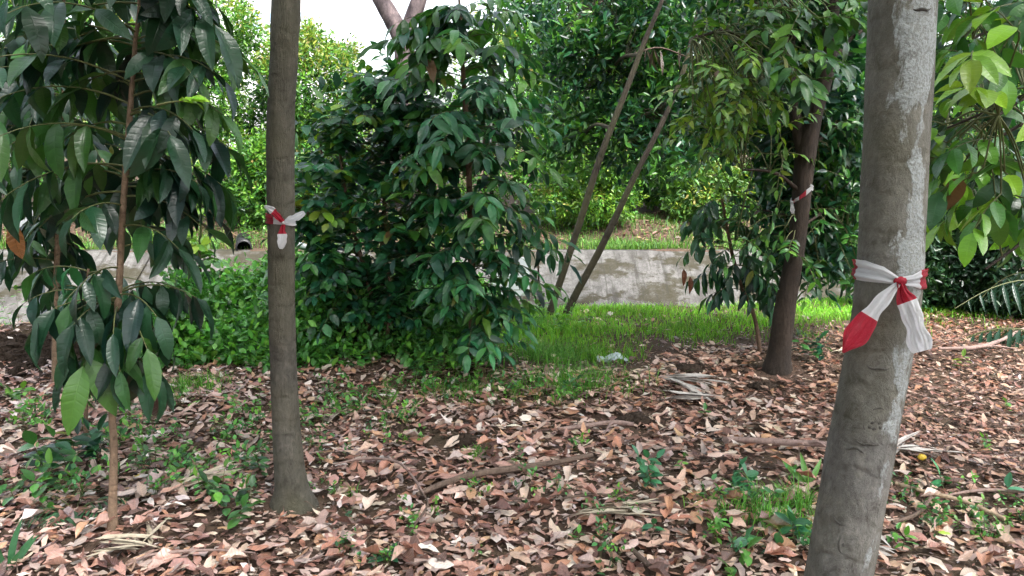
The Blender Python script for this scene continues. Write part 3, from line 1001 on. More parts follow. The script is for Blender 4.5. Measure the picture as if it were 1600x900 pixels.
DT = dark_tree()
tape(DT[1], DT[2], (1240, 318, 2.5, 0), DT[0].location[1] - .15,
     [(0, 0, 2.5, 0), (40, -7, 3, 1), (75, -16, 4.5, 0), (110, -24, 4, 0), (180, -20, 3, 1), (280, -4, 3, 0), (360, 0, 2.5, 0)],
     [([(1240, 318, 2, 0), (1238, 325, 3, .02), (1239, 334, 2.5, .02)], [(0, 0)]), ([(1240, 318, 2, 0), (1246, 312, 3, .02), (1256, 300, 4, .03), (1268, 288, 3, .03)], [(0, 1), (.5, 0)])],
     'thin red and white tape strip tied round the dark leaning trunk')


# ------------------------------------------------------------------ unseen trees of the grove, added to shade the foreground
def grove():
    for x, y, h, lb in ((-3.6, -2.6, 5.0, 'grove tree out of view behind the viewpoint on the left'), (1.2, -4.2, 6.2, 'grove tree out of view straight behind the viewpoint'),
                        (4.6, -2.0, 6.8, 'grove tree out of view behind the viewpoint on the right'), (-6.8, 2.6, 4.2, 'grove tree out of view beyond the left edge')):
        b0 = np.array([x, y, float(H(x, y))])
        root = thing('tree', lb, 'tree', b0, 'trees of the grove out of view')
        P = np.array([b0 + [0, 0, -.1], b0 + [.05, 0, 1.5], b0 + [0, .05, h]])
        C, r = trunk(root, P, np.array([.16, .12, .07]), M['bark_left'], 18, 40)
        g = Geo()
        Pb, d = blob_points(C[-1] + [0, 0, -.2], (3.1, 3.1, 3.0), 560, .3, 1.)
        clusters(g, Pb, d, 6, .34, GREEN_MID, [3, 3, 2, 2], HEX, 1.2)
        tag(g.obj('crown', M['leaf_dull'], root), kind='stuff')


grove()


# ------------------------------------------------------------------ two slender leaning stems
def leaning(rows, label, crown_boxes, n_leaf):
    gb = gnd(rows[0][0], rows[0][1])
    Yb = gb[1]
    P, rd = trunk_path([(u, v, Yb + dy, w_ * .68) for u, v, dy, w_ in rows])
    P = np.vstack([P[0] + (P[0] - P[1]) * .15 + [0, 0, -.05], P])
    rd = np.concatenate([[rd[0] * 1.25], rd])
    root = thing('leaning_tree', label, 'tree', gb, 'slender leaning trees')
    C, r = trunk(root, P, rd, M['bark_pole'], 16, 90, amp=.05)
    nodes = [C[45:]]
    g = Geo()
    tw = Geo()
    for (u0, u1, v0, v1, y0, y1, n, sz, cols, wt) in crown_boxes:
        uc, vc, yc = (u0 + u1) / 2, (v0 + v1) / 2, Yb + (y0 + y1) / 2
        nd = nearest(C[30:], at(uc, vc, yc))
        bp = np.array([nd, (nd + at(uc, vc, yc)) / 2 + [0, 0, .1], at(uc, vc, yc)])
        bg_ = Geo()
        tube(bg_, bp, [.022, .015, .006], 7, 14)
        bg_.obj('branch', M['bark_pole'], root)
        nodes.append(resample(bp, 12))
        nn = np.vstack(nodes)
        Cc = np.array([at(rng.uniform(u0, u1), rng.uniform(v0, v1), Yb + rng.uniform(y0, y1)) for k in range(n)])
        for c_ in Cc[::2]:
            nd = nearest(nn, c_)
            tube(tw, np.array([nd, (nd + c_) / 2 + [0, 0, .05], c_]), [.004, .003, .002], 3, 5, cap=False)
        clusters(g, Cc, norm(rng.normal(0, 1, (n, 3)) + [0, -.3, .2]), 13, sz * 1.25, GREEN_MID + cols, [2, 2, 1.5, 1] + list(wt), HEX, 1.5)
    tag(g.obj('crown', M['leaf_dull'], root), kind='stuff')
    tag(tw.obj('twigs', M['bark_pole'], root), kind='stuff')
    return root


leaning([(858, 495, 0, 21), (872, 450, .02, 18), (905, 350, .08, 17), (940, 240, .1, 16), (975, 150, .15, 14), (1005, 70, .2, 13), (1035, 0, .2, 11), (1070, -90, .3, 8)],
        'slender mossy stem leaning right, left one of a crossing pair beside the shrub',
        [(840, 1010, -60, 90, 1., 2.4, 170, .1, GREEN_DARK, [2, 3, 2, 3]), (850, 1040, 60, 190, 1.2, 2.6, 220, .1, GREEN_DARK, [2, 3, 2, 3]), (850, 960, 170, 270, 1.2, 2.4, 90, .1, GREEN_MID, [2, 3, 2, 3]), (960, 1080, -60, 60, .8, 2.2, 110, .1, GREEN_DARK, [2, 3, 2, 3])], 8)
leaning([(884, 494, 0, 20), (904, 452, .02, 18), (940, 385, .06, 17), (990, 280, .1, 15), (1040, 180, .15, 13), (1068, 110, .2, 12), (1085, 40, .25, 9), (1110, -60, .3, 6)],
        'slender mossy stem leaning right, right one of the pair beside the shrub',
        [(960, 1090, 130, 270, .8, 2.2, 170, .1, GREEN_DARK, [2, 3, 2, 3]), (1030, 1180, 20, 200, .8, 2.2, 170, .1, GREEN_DARK, [2, 3, 2, 3]), (1080, 1260, -60, 150, .9, 2.2, 150, .1, GREEN_DARK, [2, 3, 2, 3])], 8)


# hanging dry fronds caught between the leaning stems
def dry_cluster():
    p0 = at(1012, 82, 8.0)
    root = thing('dead_frond', 'withered brown frond hanging between the two leaning stems', 'frond', p0)
    g = Geo()
    tube(g, np.array([p0 + [-.18, 0, -.03], p0 + [.1, 0, .045], p0 + [.38, 0, -.04]]), [.009, .009, .006], 6, 10)
    g.obj('stalk', M['stick_dark'], root)
    for k in range(9):
        s = p0 + [rng.uniform(-.12, .32), rng.normal(0, .03), .03]
        put('strip', tpl_mesh('dryhang', [leaf_tpl(5, 1, .12, .9, .4, .5, .03, 0, 5)], M['dead_o'], 'strip')[0], root, s, basis(np.array([rng.normal(.1, .3), rng.normal(0, .3), -1.]), np.array([rng.normal(0, .5), -1, .2])), rng.uniform(.1, .3), np.array([.12, .09, .065]) * rng.uniform(.6, 1.3))


dry_cluster()


# ------------------------------------------------------------------ saplings with big drooping leaves (left)
def stem_of(pl, rows, mat, Yb, base, seg=12, extra=None, name='stem'):
    P, rd = trunk_path([(u, v, Yb + dy, w_) for u, v, dy, w_ in rows])
    P = np.vstack([base + [0, 0, -.06], P] + ([P[-1] + extra] if extra is not None else []))
    rd = np.concatenate([[rd[0] * 1.1], rd] + ([[rd[-1] * .6]] if extra is not None else []))
    return trunk(pl.root, P, rd, mat, seg, 80, amp=.04, name=name)


def front_sapling():
    gb = gnd(177, 831)
    Yb = gb[1]
    pl = Plant('sapling', 'tall sapling with tan ringed stem and large drooping dark leaves, at left front', 'sapling', gb, BIG, 'big', M['leaf_o'], M['leaf'], M['twig'], 'young saplings', 300)
    C, r = stem_of(pl, [(177, 828, 0, 22), (176, 800, 0, 17), (178, 700, 0, 14), (175, 640, .01, 13), (179, 560, 0, 14), (186, 450, .01, 12), (192, 330, .03, 11), (203, 180, .03, 10), (212, 60, .03, 8), (218, 0, .03, 7)], M['stem_tan'], Yb, gb, 14, np.array([.03, 0, .45]))
    zof = lambda v: at(195, v, Yb)[2]
    on = lambda z: np.array([np.interp(z, C[:, 2], C[:, k]) for k in range(3)])
    W = [3, 4, 2, 2]
    # (v of the joint, azimuth deg (0 right, 90 away, 180 left, 270 towards us), rise, length, leaves, size)
    tw = [(458, 15, .55, .30, 7, .24), (462, 330, .4, .26, 7, .24), (470, 200, .4, .3, 7, .26), (466, 245, .3, .22, 6, .25), (475, 150, .5, .3, 6, .22), (480, 290, .2, .2, 6, .25), (530, 300, .2, .2, 6, .25), (540, 200, .2, .2, 6, .25), (545, 340, .2, .22, 6, .22), (520, 250, .1, .2, 6, .25), (455, 60, .5, .3, 6, .19), (490, 350, .1, .24, 6, .17), (500, 215, .1, .2, 5, .19), (485, 315, .2, .3, 6, .2), (478, 185, .5, .22, 6, .2)]
    for k in range(54):
        v = rng.uniform(-120, 320)
        az = rng.uniform(0, 360)
        if 225 < az < 315 and v > 60:
            az += rng.choice([-90, 90])
        tw.append((v, az, rng.uniform(.15, .7), rng.uniform(.34, .62) * (.62 if math.cos(R(az)) > .3 else 1), int(rng.integers(6, 10)), rng.uniform(.18, .24)))
    tw += [(150, 350, .5, .38, 8, .23), (200, 10, .4, .36, 8, .24), (100, 340, .5, .4, 8, .23), (60, 0, .5, .4, 8, .23), (180, 320, .4, .32, 8, .22), (240, 5, .2, .3, 7, .22), (10, 335, .4, .38, 8, .24), (260, 190, .3, .5, 8, .21), (300, 170, .2, .5, 8, .2)]
    for v, az, rise, L_, n, sz in tw:
        s = on(zof(v))
        a = R(az)
        cols, wt = (GREEN_DEEP, W) if rng.random() < .88 else ([(.03, .095, .02), (.045, .12, .022)], [1, 1])  # a few twigs get lighter greens, backlight put into the tint
        pl.twig(s, np.array([math.cos(a), math.sin(a), rise]), L_, n, sz * rng.uniform(.75, 1.05), cols, wt, 1.1, 1.15 if v > 440 else rng.uniform(.15, 1.), .5 if v < 440 else .35, .8, r0=.0045, t0=.3, pairs=True)
    for v in np.linspace(290, 420, 5):
        a = rng.choice([rng.uniform(100, 250), rng.uniform(-40, 80)])
        pl.twig(on(zof(v)), np.array([math.cos(R(a)), math.sin(R(a)), rng.uniform(.1, .5)]), rng.uniform(.2, .42), 6, rng.uniform(.15, .22), GREEN_DEEP, W, 1.1, rng.uniform(.3, 1.), .5, .8, r0=.004, t0=.35, pairs=True)
    # one rosette of fresh leaves
    pr = at(300, 150, Yb - .3)
    pl.twig(pr + [-.12, 0, -.03], np.array([1, 0, .3]), .12, 8, .1, [(.26, .52, .04)], [1], .2, -.3, .6, .9, t0=.6)
    pl.build()
    # a single dead brown leaf hanging
    put('withered_leaf', tpl_mesh('bigd', BIG, M['dead_o'])[1], pl.root, at(20, 345, Yb), basis(np.array([.05, -.1, -1.]), np.array([.3, -1, 0.])), .17, (.3, .13, .04))
    for u, v, s_ in ((232, 560, .2), (240, 600, .22), (190, 500, .13)):
        put('withered_leaf', tpl_mesh('bigd', BIG, M['dead_o'])[3], pl.root, at(u, v, Yb + .05), basis(np.array([.1, .05, -1.]), np.array([.6, -1, 0.])), s_, (.045, .022, .02))


front_sapling()


def back_sapling():
    gb = gnd(87, 602)
    Yb = gb[1]
    pl = Plant('sapling', 'second tall sapling further back at left edge, pale ringed stem, dense dark leaves', 'sapling', gb, BIG, 'big', M['leaf_o'], M['leaf'], M['twig'], 'young saplings', 260)
    C, r = stem_of(pl, [(87, 600, 0, 15), (87, 520, 0, 13), (88, 440, 0, 11), (93, 300, .02, 9), (96, 180, .02, 9), (98, 100, .02, 7), (100, 0, .02, 5)], M['stem_tan'], Yb, gb, 12, np.array([.02, 0, .4]))
    zof = lambda v: at(90, v, Yb)[2]
    on = lambda z: np.array([np.interp(z, C[:, 2], C[:, k]) for k in range(3)])
    for k in range(84):
        v = rng.uniform(-140, 330)
        a = rng.uniform(0, 2 * np.pi)
        if k % 7 == 0:
            v, a = rng.uniform(330, 450), R(rng.uniform(60, 250))
        L_ = rng.uniform(.4, .85) * (1 if v < 330 else .7)
        pl.twig(on(zof(v)), np.array([math.cos(a), math.sin(a), rng.uniform(.1, .6)]), L_, int(rng.integers(7, 11)), rng.uniform(.18, .25), GREEN_DEEP, [3, 4, 3, 2], 1.0, .8, .4, .8, r0=.005, t0=.3, pairs=True)
    pl.build()


back_sapling()


def thin_sapling():
    gb = gnd(134, 690)
    Yb = gb[1]
    pl = Plant('sapling', 'thin bare stemmed sapling between the two leafy saplings at left', 'sapling', gb, BIG, 'big', M['leaf_o'], M['leaf'], M['twig'], 'young saplings', 100)
    C, r = stem_of(pl, [(134, 688, 0, 8), (135, 600, 0, 7), (136, 500, 0, 6), (138, 420, .02, 5)], M['stem_dark'], Yb, gb, 8)
    for k in range(8):
        a = rng.uniform(0, 6.3)
        pl.twig(C[-1 - int(rng.integers(0, 12))], np.array([math.cos(a), math.sin(a), .5]), .3, 6, .17, GREEN_DARK, [3, 3, 2, 2], 1.0, .9, .4, .8, pairs=True)
    pl.build()


thin_sapling()


# ------------------------------------------------------------------ the big shrub in the middle: two plants
def tall_shrub():
    gb = gnd(741, 572)
    Yb = gb[1]
    pl = Plant('shrub', 'tall dark shrub with drooping rows of leaves in the middle, straight brown stem', 'shrub', gb, BIG, 'big', M['leaf_o'], M['leaf'], M['twig'], 'glossy shrubs', 300)
    C, r = stem_of(pl, [(741, 570, 0, 17), (738, 480, 0, 14), (736, 380, .02, 12), (733, 280, .03, 10), (728, 180, .03, 9), (722, 90, .03, 7), (719, 20, .03, 5)], M['stem_dark'], Yb, gb, 12, np.array([-.01, 0, .12]))
    zof = lambda v: at(735, v, Yb)[2]
    on = lambda z: np.array([np.interp(z, C[:, 2], C[:, k]) for k in range(3)])
    for k in range(150):
        v = rng.uniform(15, 500)
        a = rng.uniform(0, 2 * np.pi)
        # half width of the plant, in metres, by height
        L_ = float(np.interp(v, [10, 80, 200, 330, 450, 520], [.45, .68, .72, .7, .62, .42])) * rng.uniform(.35, 1.15)
        if math.cos(a) < -.3:
            L_ *= .8
        cols, wt = (BLUEGREEN if rng.random() < .6 else GREEN_DARK, [4, 4, 2, 3])
        if rng.random() < (.5 if v < 130 else .15):
            cols, wt = GREEN_MID, [3, 3, 2, 1]
        if v > 470:
            L_ *= .8
        pl.twig(on(zof(v)), np.array([math.cos(a), math.sin(a), rng.uniform(.25, .75)]), L_, int(rng.integers(8, 12)), rng.uniform(.15, .2), cols, wt, .75, .35, .5, .9, r0=.004, t0=.3, pairs=True)
    for k in range(34):
        v = rng.uniform(420, 545)
        a = R(rng.uniform(180, 380))
        pl.twig(on(zof(v)), np.array([math.cos(a), math.sin(a), rng.uniform(.1, .6)]), rng.uniform(.22, .5), 8, rng.uniform(.11, .16), BLUEGREEN, [3, 4, 2, 2], .6, .25, .5, .9, r0=.004, t0=.3, pairs=True)
    for u, v, a, L_, n in ((720, 25, -20, .5, 10), (700, 30, 190, .45, 10), (725, 60, 10, .45, 9), (705, 60, 170, .5, 9), (735, 110, -5, .6, 11), (715, 120, 200, .55, 10), (740, 345, -15, .62, 10), (742, 385, -3, .74, 12)):
        a = R(a)
        pl.twig(on(zof(v)), np.array([math.cos(a), math.sin(a) - .25, .4]), L_, n, .165, GREEN_MID if v < 130 else GREEN_DARK, [3, 3, 2, 2], .8, .85, .35, .8, r0=.004, t0=.3, pairs=True)
    pl.build()


tall_shrub()


def round_shrub():
    gb = gnd(600, 556)
    Yb = gb[1] + .15
    gb = np.array([gb[0], Yb, float(H(gb[0], Yb))])
    pl = Plant('shrub', 'bushy shrub with rounded glossy leaves, between slim trunk and tall dark shrub', 'shrub', gb, ROUND, 'round', M['leaf_o'], M['leaf'], M['twig'], 'glossy shrubs', 300)
    nodes = []
    for k, rows in enumerate(([(600, 555, 0, 12), (596, 450, 0, 10), (600, 330, .05, 8), (610, 200, .1, 6), (620, 90, .1, 4)], [(598, 540, 0, 10), (575, 440, -.05, 8), (545, 330, -.1, 6), (530, 230, -.1, 4)], [(602, 540, .05, 9), (640, 430, .1, 8), (655, 300, .15, 6), (650, 150, .2, 4)],
                              [(595, 540, 0, 8), (550, 470, -.1, 6), (505, 410, -.15, 5), (480, 330, -.1, 4)], [(600, 530, .1, 8), (565, 420, .2, 6), (520, 290, .3, 5), (500, 230, .3, 4)], [(604, 540, -.05, 7), (610, 460, -.2, 5), (600, 380, -.3, 4)])):
        P, rd = trunk_path([(u, v, Yb + dy, w_) for u, v, dy, w_ in rows])
        g = Geo()
        tube(g, P, rd, 8, 24)
        g.obj('stem', M['stem_dark'], pl.root)
        nodes.append(resample(P, 24)[5:])
    nodes = np.vstack(nodes)
    for k in range(540):
        v = rng.uniform(105, 510)
        half = float(np.interp(v, [95, 160, 260, 350, 430, 510], [55, 95, 122, 132, 128, 95]))
        uc = float(np.interp(v, [95, 200, 350, 510], [620, 590, 578, 580]))
        p = at(uc + rng.uniform(-1, 1) * half, v, Yb + rng.uniform(-.4, .35))
        nd = nearest(nodes, p - np.array([0, 0, .12]))
        dd = norm((p - nd) + [0, 0, .15] + rng.normal(0, .1, 3))
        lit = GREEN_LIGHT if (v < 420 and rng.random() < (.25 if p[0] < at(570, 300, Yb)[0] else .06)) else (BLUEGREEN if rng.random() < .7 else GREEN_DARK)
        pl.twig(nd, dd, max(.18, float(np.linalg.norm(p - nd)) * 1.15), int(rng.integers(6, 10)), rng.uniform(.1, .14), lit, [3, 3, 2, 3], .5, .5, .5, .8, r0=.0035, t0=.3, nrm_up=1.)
    # low branches at the front
    for u, v, a, L_ in ((585, 540, 190, .4), (600, 548, 230, .35), (620, 545, 300, .4), (560, 500, 200, .5), (640, 530, 320, .4), (540, 430, 195, .55), (520, 400, 210, .45)):
        s = at(u, v, Yb - .15)
        a = R(a)
        pl.twig(s, np.array([math.cos(a), math.sin(a), .35]), L_, 8, .12, GREEN_MID, [3, 3, 1, 3], .8, .3, .5, .8, pre=np.array([gb]), r0=.004)
    pl.build()


round_shrub()


def small_dark_sapling():
    gb = gnd(1187, 552)
    Yb = gb[1]
    pl = Plant('sapling', 'small sapling with bent thin stem and drooping leaves, left of dark trunk', 'sapling', gb, BIG, 'big', M['leaf_o'], M['leaf'], M['twig'], 'young saplings', 260)
    C, r = stem_of(pl, [(1187, 550, 0, 8), (1182, 510, 0, 7), (1172, 475, 0, 7), (1158, 445, -.02, 6), (1145, 400, -.05, 6), (1135, 350, -.08, 5), (1128, 310, -.1, 4)], M['stem_dark'], Yb, gb, 8)
    for k in range(36):
        i = int(rng.integers(28, 80))
        a = rng.uniform(0, 6.3)
        low = i < 50
        pl.twig(C[i], np.array([math.cos(a), math.sin(a), rng.uniform(.1, .6)]), rng.uniform(.2, .4), int(rng.integers(5, 9)), rng.uniform(.13, .18), GREEN_DARK if low else [(.03, .1, .045), (.045, .13, .05), (.025, .08, .04)], [3, 3, 1, 3] if low else [2, 2, 1], 1.1, 1.1 if low else .7, .4, .8, r0=.004, t0=.35, pairs=True)
    pl.build()
    for u, v in ((1068, 440), (1078, 452)):
        put('withered_leaf', tpl_mesh('bigd', BIG, M['dead_o'])[2], pl.root, at(u, v - 20, Yb), basis(np.array([.1, 0, -1.]), np.array([.3, -1, 0.])), .14, (.2, .07, .035))


small_dark_sapling()


def pale_sapling():
    gb = gnd(313, 440)
    Yb = 7.0
    gb = np.array([at(313, 440, Yb)[0], Yb, float(H(at(313, 440, Yb)[0], Yb)) - .02])
    pl = Plant('sapling', 'pale green young sapling rising above the weeds before concrete drain', 'sapling', gb, ROUND, 'round', M['leaf_o'], M['leaf'], M['twig'], 'young saplings', 120)
    C, r = stem_of(pl, [(313, 430, 0, 6), (312, 390, 0, 5), (315, 350, 0, 4), (318, 325, 0, 3)], M['twig'], Yb, gb, 6)
    for k in range(30):
        i = int(rng.integers(30, 80))
        a = rng.uniform(0, 6.3)
        cols = [(.2, .4, .03), (.14, .32, .03), (.28, .42, .04)] if i > 50 else [(.06, .18, .035), (.08, .22, .03)]
        pl.twig(C[i], np.array([math.cos(a), math.sin(a), .6]), rng.uniform(.12, .25), 5, .12, cols, [1] * len(cols), .7, .2, .6, .8, r0=.003, t0=.3)
    pl.build()


pale_sapling()


# ------------------------------------------------------------------ right edge: hanging leaves of a tree standing outside the picture
def right_edge_tree():
    Yb = 3.3
    gb = np.array([2.75, Yb, float(H(2.75, Yb))])
    pl = Plant('tree', 'broadleaf tree hanging large yellow green leaves into the right edge', 'tree', gb, BROAD, 'bigr', M['leaf_o'], M['leaf'], M['twig'], None, 300)
    P = np.array([gb + [0, 0, -.1], gb + [.02, 0, .8], gb + [-.02, 0, 1.7], gb + [.04, .05, 2.7], gb + [0, .1, 4.]])
    C, r = trunk(pl.root, P, np.array([.085, .07, .06, .05, .03]), M['bark_dark'], 18, 50)
    nodes = [C[20:]]
    for tgt, st in (((1520, 60, 3.1), 2.3), ((1500, 250, 3.4), 1.9), ((1540, 420, 3.2), 1.5), ((1560, 180, 2.9), 2.1), ((1480, 200, 3.8), 1.9), ((1500, 340, 3.7), 1.6), ((1500, -40, 3.3), 2.5)):
        s = np.array([np.interp(st, C[:, 2], C[:, k]) for k in range(3)])
        e = at(*tgt)
        bp = np.array([s, (s + e) / 2 + [0, 0, .08], e])
        g = Geo()
        tube(g, bp, [.02, .012, .005], 7, 14)
        g.obj('branch', M['bark_dark'], pl.root)
        nodes.append(resample(bp, 12)[4:])
    nodes = np.vstack(nodes)
    for u0, u1, v0, v1, y0, y1, n, sz, cols, wt in (
            (1490, 1620, -40, 110, 2.8, 3.4, 14, .15, GREEN_MID, [3, 3, 2, 2]), (1500, 1600, 30, 110, 2.7, 2.95, 2, .14, [(.2, .36, .03), (.16, .32, .03)], [1, 1]),
            (1465, 1560, 150, 270, 2.9, 3.6, 9, .13, [(.2, .38, .03), (.13, .29, .03), (.05, .15, .03)], [3, 3, 2]), (1500, 1620, 180, 290, 2.9, 3.8, 14, .14, GREEN_MID, [3, 3, 2, 3]),
            (1510, 1620, 270, 345, 2.9, 3.4, 10, .12, [(.2, .4, .03), (.14, .32, .03), (.06, .19, .03)], [3, 3, 2]), (1560, 1640, 150, 220, 2.6, 2.9, 2, .16, [(.2, .36, .03)], [1]),
            (1470, 1620, 0, 330, 3.8, 4.5, 50, .14, GREEN_DARK, [3, 3, 2, 3])):
        for k in range(int(n * 1.15)):
            p = at(rng.uniform(u0, u1), rng.uniform(v0, v1), rng.uniform(y0, y1))
            nd = nearest(nodes, p)
            dd = norm((p - nd) * [1, 1, .4] + rng.normal(0, .25, 3) + [-.1, 0, -.1])
            pl.twig(p, dd, rng.uniform(.14, .26), int(rng.integers(4, 7)), sz * rng.uniform(.85, 1.2), cols, wt, .5, .45, .5, .85, pre=np.array([nd, (nd + p) / 2 + [0, 0, .03]]), r0=.004, t0=.15)
    pl.build()
    g = Geo()
    Pb, d = blob_points(C[-1] + [0, 0, .3], (1.5, 1.6, 1.), 260, .3, 1.)
    clusters(g, Pb, d, 6, .18, GREEN_MID, [3, 3, 2, 3], HEX, 1.4)
    tag(g.obj('crown', M['leaf_dull'], pl.root), kind='stuff')


right_edge_tree()


# ------------------------------------------------------------------ background shrubs, hedge and trees
def mass(name, label, cat, group, loc, blobs, size, cols, wts, stems, tip=0., tpl=HEX, K=7, twigm='bark_dark'):
    root = thing(name, label, cat, loc, group)
    for a_, b_, w_ in stems:
        g = Geo()
        a_, b_ = np.asarray(a_, float), np.asarray(b_, float)
        tube(g, np.array([a_, (a_ + b_) / 2 + rng.normal(0, .06, 3), b_]), [w_, w_ * .8, w_ * .4], 9, 16)
        g.obj('trunk', M[twigm], root)
    g = Geo()
    for c_, r_, n in blobs:
        P, d = blob_points(c_, r_, n)
        P[:, 2] = np.maximum(P[:, 2], H(P[:, 0], P[:, 1]) + .05)
        tp = None
        if tip:
            tp = rng.random(len(P)) < tip * np.clip(.25 + d[:, 2] * 1.2, 0, 1)
        clusters(g, P, d, K, size, cols, wts, tpl, 1.3, tip=tp)
    tag(g.obj('crown', M['leaf_dull'], root), kind='stuff')
    return root


HED = [(.08, .22, .03), (.055, .165, .028), (.14, .3, .035), (.025, .085, .025)]
HEDGE = 'dense shrubs on the far bank'


def bank(u, v, Y_):
    p = at(u, v, Y_)
    return np.array([p[0], Y_, float(H(p[0], Y_))])


def hedge_shrub(u, Y_, half_px, v_top, label, size=.105, cols=HED, wts=(3, 3, 3, 2), tip=.3, n=420, v_bot=None, K=12):
    base = bank(u, 350, Y_)
    top = at(u, v_top, Y_)[2]
    rx = half_px * Y_ / F
    h = top - base[2]
    bl = []
    zc0 = .12 * h
    m = max(2, int(round(h / 1.3)))
    for k in range(m):
        f = (k + .5) / m
        bl.append((base + [rng.normal(0, rx * .12), rng.normal(0, .2), zc0 + (h - zc0) * (f + .02)], (rx * (1.1 - .2 * f), rx * .75, (h - zc0) / m * .8), int(2.0 * n / m)))
    st = [(base + [rng.normal(0, .15), .1, -.1], base + [rng.normal(0, .3), 0, h * .7], .05) for _ in range(3)]
    return mass('hedge_shrub', label, 'shrub', HEDGE, base, bl, size, cols, wts, st, tip, K=K)


hedge_shrub(330, 15.2, 105, 15, 'tall small leaved hedge shrub directly left of the slim taped trunk, far bank', n=1200, tip=.3)
hedge_shrub(505, 15.0, 95, 85, 'yellow tipped hedge shrub between slim taped trunk and round leaved shrub', n=1250, tip=.5)
hedge_shrub(150, 15.5, 110, 5, 'hedge shrub far behind the two leafy saplings at left', n=520, tip=.4)
hedge_shrub(-30, 15.5, 110, 20, 'hedge shrub behind the saplings at the extreme left', n=500, tip=.3)
hedge_shrub(420, 14.2, 60, 235, 'low green hedge shrub just behind the slim taped trunk', n=360, tip=.15)
hedge_shrub(745, 16.0, 110, 70, 'hedge shrub hidden behind the tall dark shrub', n=380, tip=.3)
hedge_shrub(925, 14.3, 78, 235, 'bright yellow green shrub behind the two leaning stems, far bank', cols=[(.11, .26, .03), (.07, .19, .03), (.17, .31, .035), (.035, .11, .025)], tip=.2, n=560, size=.085)
hedge_shrub(880, 16.0, 110, 120, 'dark shrub behind the bright yellow green one', n=600, tip=.1)
hedge_shrub(1075, 16.2, 120, 150, 'dark shrub with pale flecks, right of the yellow green one', n=800, tip=.15, cols=HED, wts=(2, 3, 2, 3))
hedge_shrub(1110, 14.8, 65, 265, 'low light green shrub behind the small bent sapling', n=360, tip=.3, cols=[(.07, .17, .035), (.05, .13, .03), (.11, .22, .035)], wts=(1, 1, 1))
hedge_shrub(1290, 15.5, 120, 110, 'shrub seen past the dark trunk, left of thick trunk', n=760, tip=.3, cols=[(.08, .18, .035), (.05, .13, .03), (.13, .24, .04), (.03, .08, .03)])
hedge_shrub(1480, 15.5, 130, 60, 'shrub far behind the right edge tree', n=420, tip=.2)


# bigger trees behind, their crowns against the white sky
def far_tree(u, Y_, tops, label, r=.16, size=.19):
    base = bank(u, 330, Y_)
    bl = [(at(uu, vv, Y_ + dy), (hx * Y_ / F, hx * Y_ / F * .8, hz * Y_ / F), int(n * 2.2)) for uu, vv, dy, hx, hz, n in tops]
    st = [(base + [0, 0, -.2], np.asarray(bl[0][0]), r)] + [(base + [0, 0, 1.8], np.asarray(b_[0]), r * .5) for b_ in bl[1:]]
    return mass('tree', label, 'tree', 'trees behind the far bank shrubs', base, bl, size, GREEN_MID + GREEN_DARK, (2, 2, 1.5, 2, 2, 2, 2, 2), st, 0, K=9)


far_tree(930, 17.2, [(850, 40, 0, 70, 80, 120), (900, 60, 0, 90, 80, 110), (990, 20, .5, 90, 70, 80), (940, 160, .3, 110, 60, 220)], 'dark leaved tree with white sky showing through, behind the leaning stems')
far_tree(1040, 17.5, [(1090, 110, 0, 90, 80, 240), (1040, 200, .2, 90, 70, 240), (1150, 20, .4, 90, 60, 170)], 'dark tree with low crown left of the dark trunk')
far_tree(1240, 17.8, [(1290, 60, 0, 90, 100, 170), (1200, 150, .2, 80, 80, 200)], 'tree behind the dark leaning trunk')
far_tree(1540, 16.5, [(1520, 60, 0, 120, 120, 240), (1600, 200, .2, 100, 100, 200)], 'tree behind the right edge leaves')
far_tree(80, 17.0, [(60, -40, 0, 130, 70, 120), (170, -30, .3, 110, 60, 100)], 'tree behind the saplings at left')


# the mottled forked trunk
def forked():
    Y_ = 17.0
    base = bank(632, 330, Y_)
    root = thing('tree', 'pale mottled forked trunk against the white sky above the shrub', 'tree', base)
    P, rd = trunk_path([(632, 330, Y_, 46), (634, 200, Y_, 38), (633, 110, Y_, 34), (632, 60, Y_, 34)])
    P[0, 2] = base[2] - .2
    trunk(root, P, rd, M['bark_far'], 20, 50, amp=.05)
    for rows in ([(632, 70, Y_, 30), (618, 40, Y_, 30), (600, 8, Y_, 28), (575, -40, Y_, 25), (520, -130, Y_, 18)], [(634, 70, Y_, 24), (640, 40, Y_ + .1, 24), (652, 8, Y_ + .1, 26), (665, -40, Y_ + .1, 22), (690, -130, Y_, 16)]):
        P, rd = trunk_path(rows)
        trunk(root, P, rd, M['bark_far'], 16, 36, amp=.06, name='limb')
    g = Geo()
    Pb, d = blob_points(at(610, -330, Y_), (3.6, 3., 1.6), 500, .3, 1.)
    clusters(g, Pb, d, 6, .2, GREEN_DARK, [3, 3, 2, 3], HEX, 1.4)
    tag(g.obj('crown', M['leaf_dull'], root), kind='stuff')


forked()


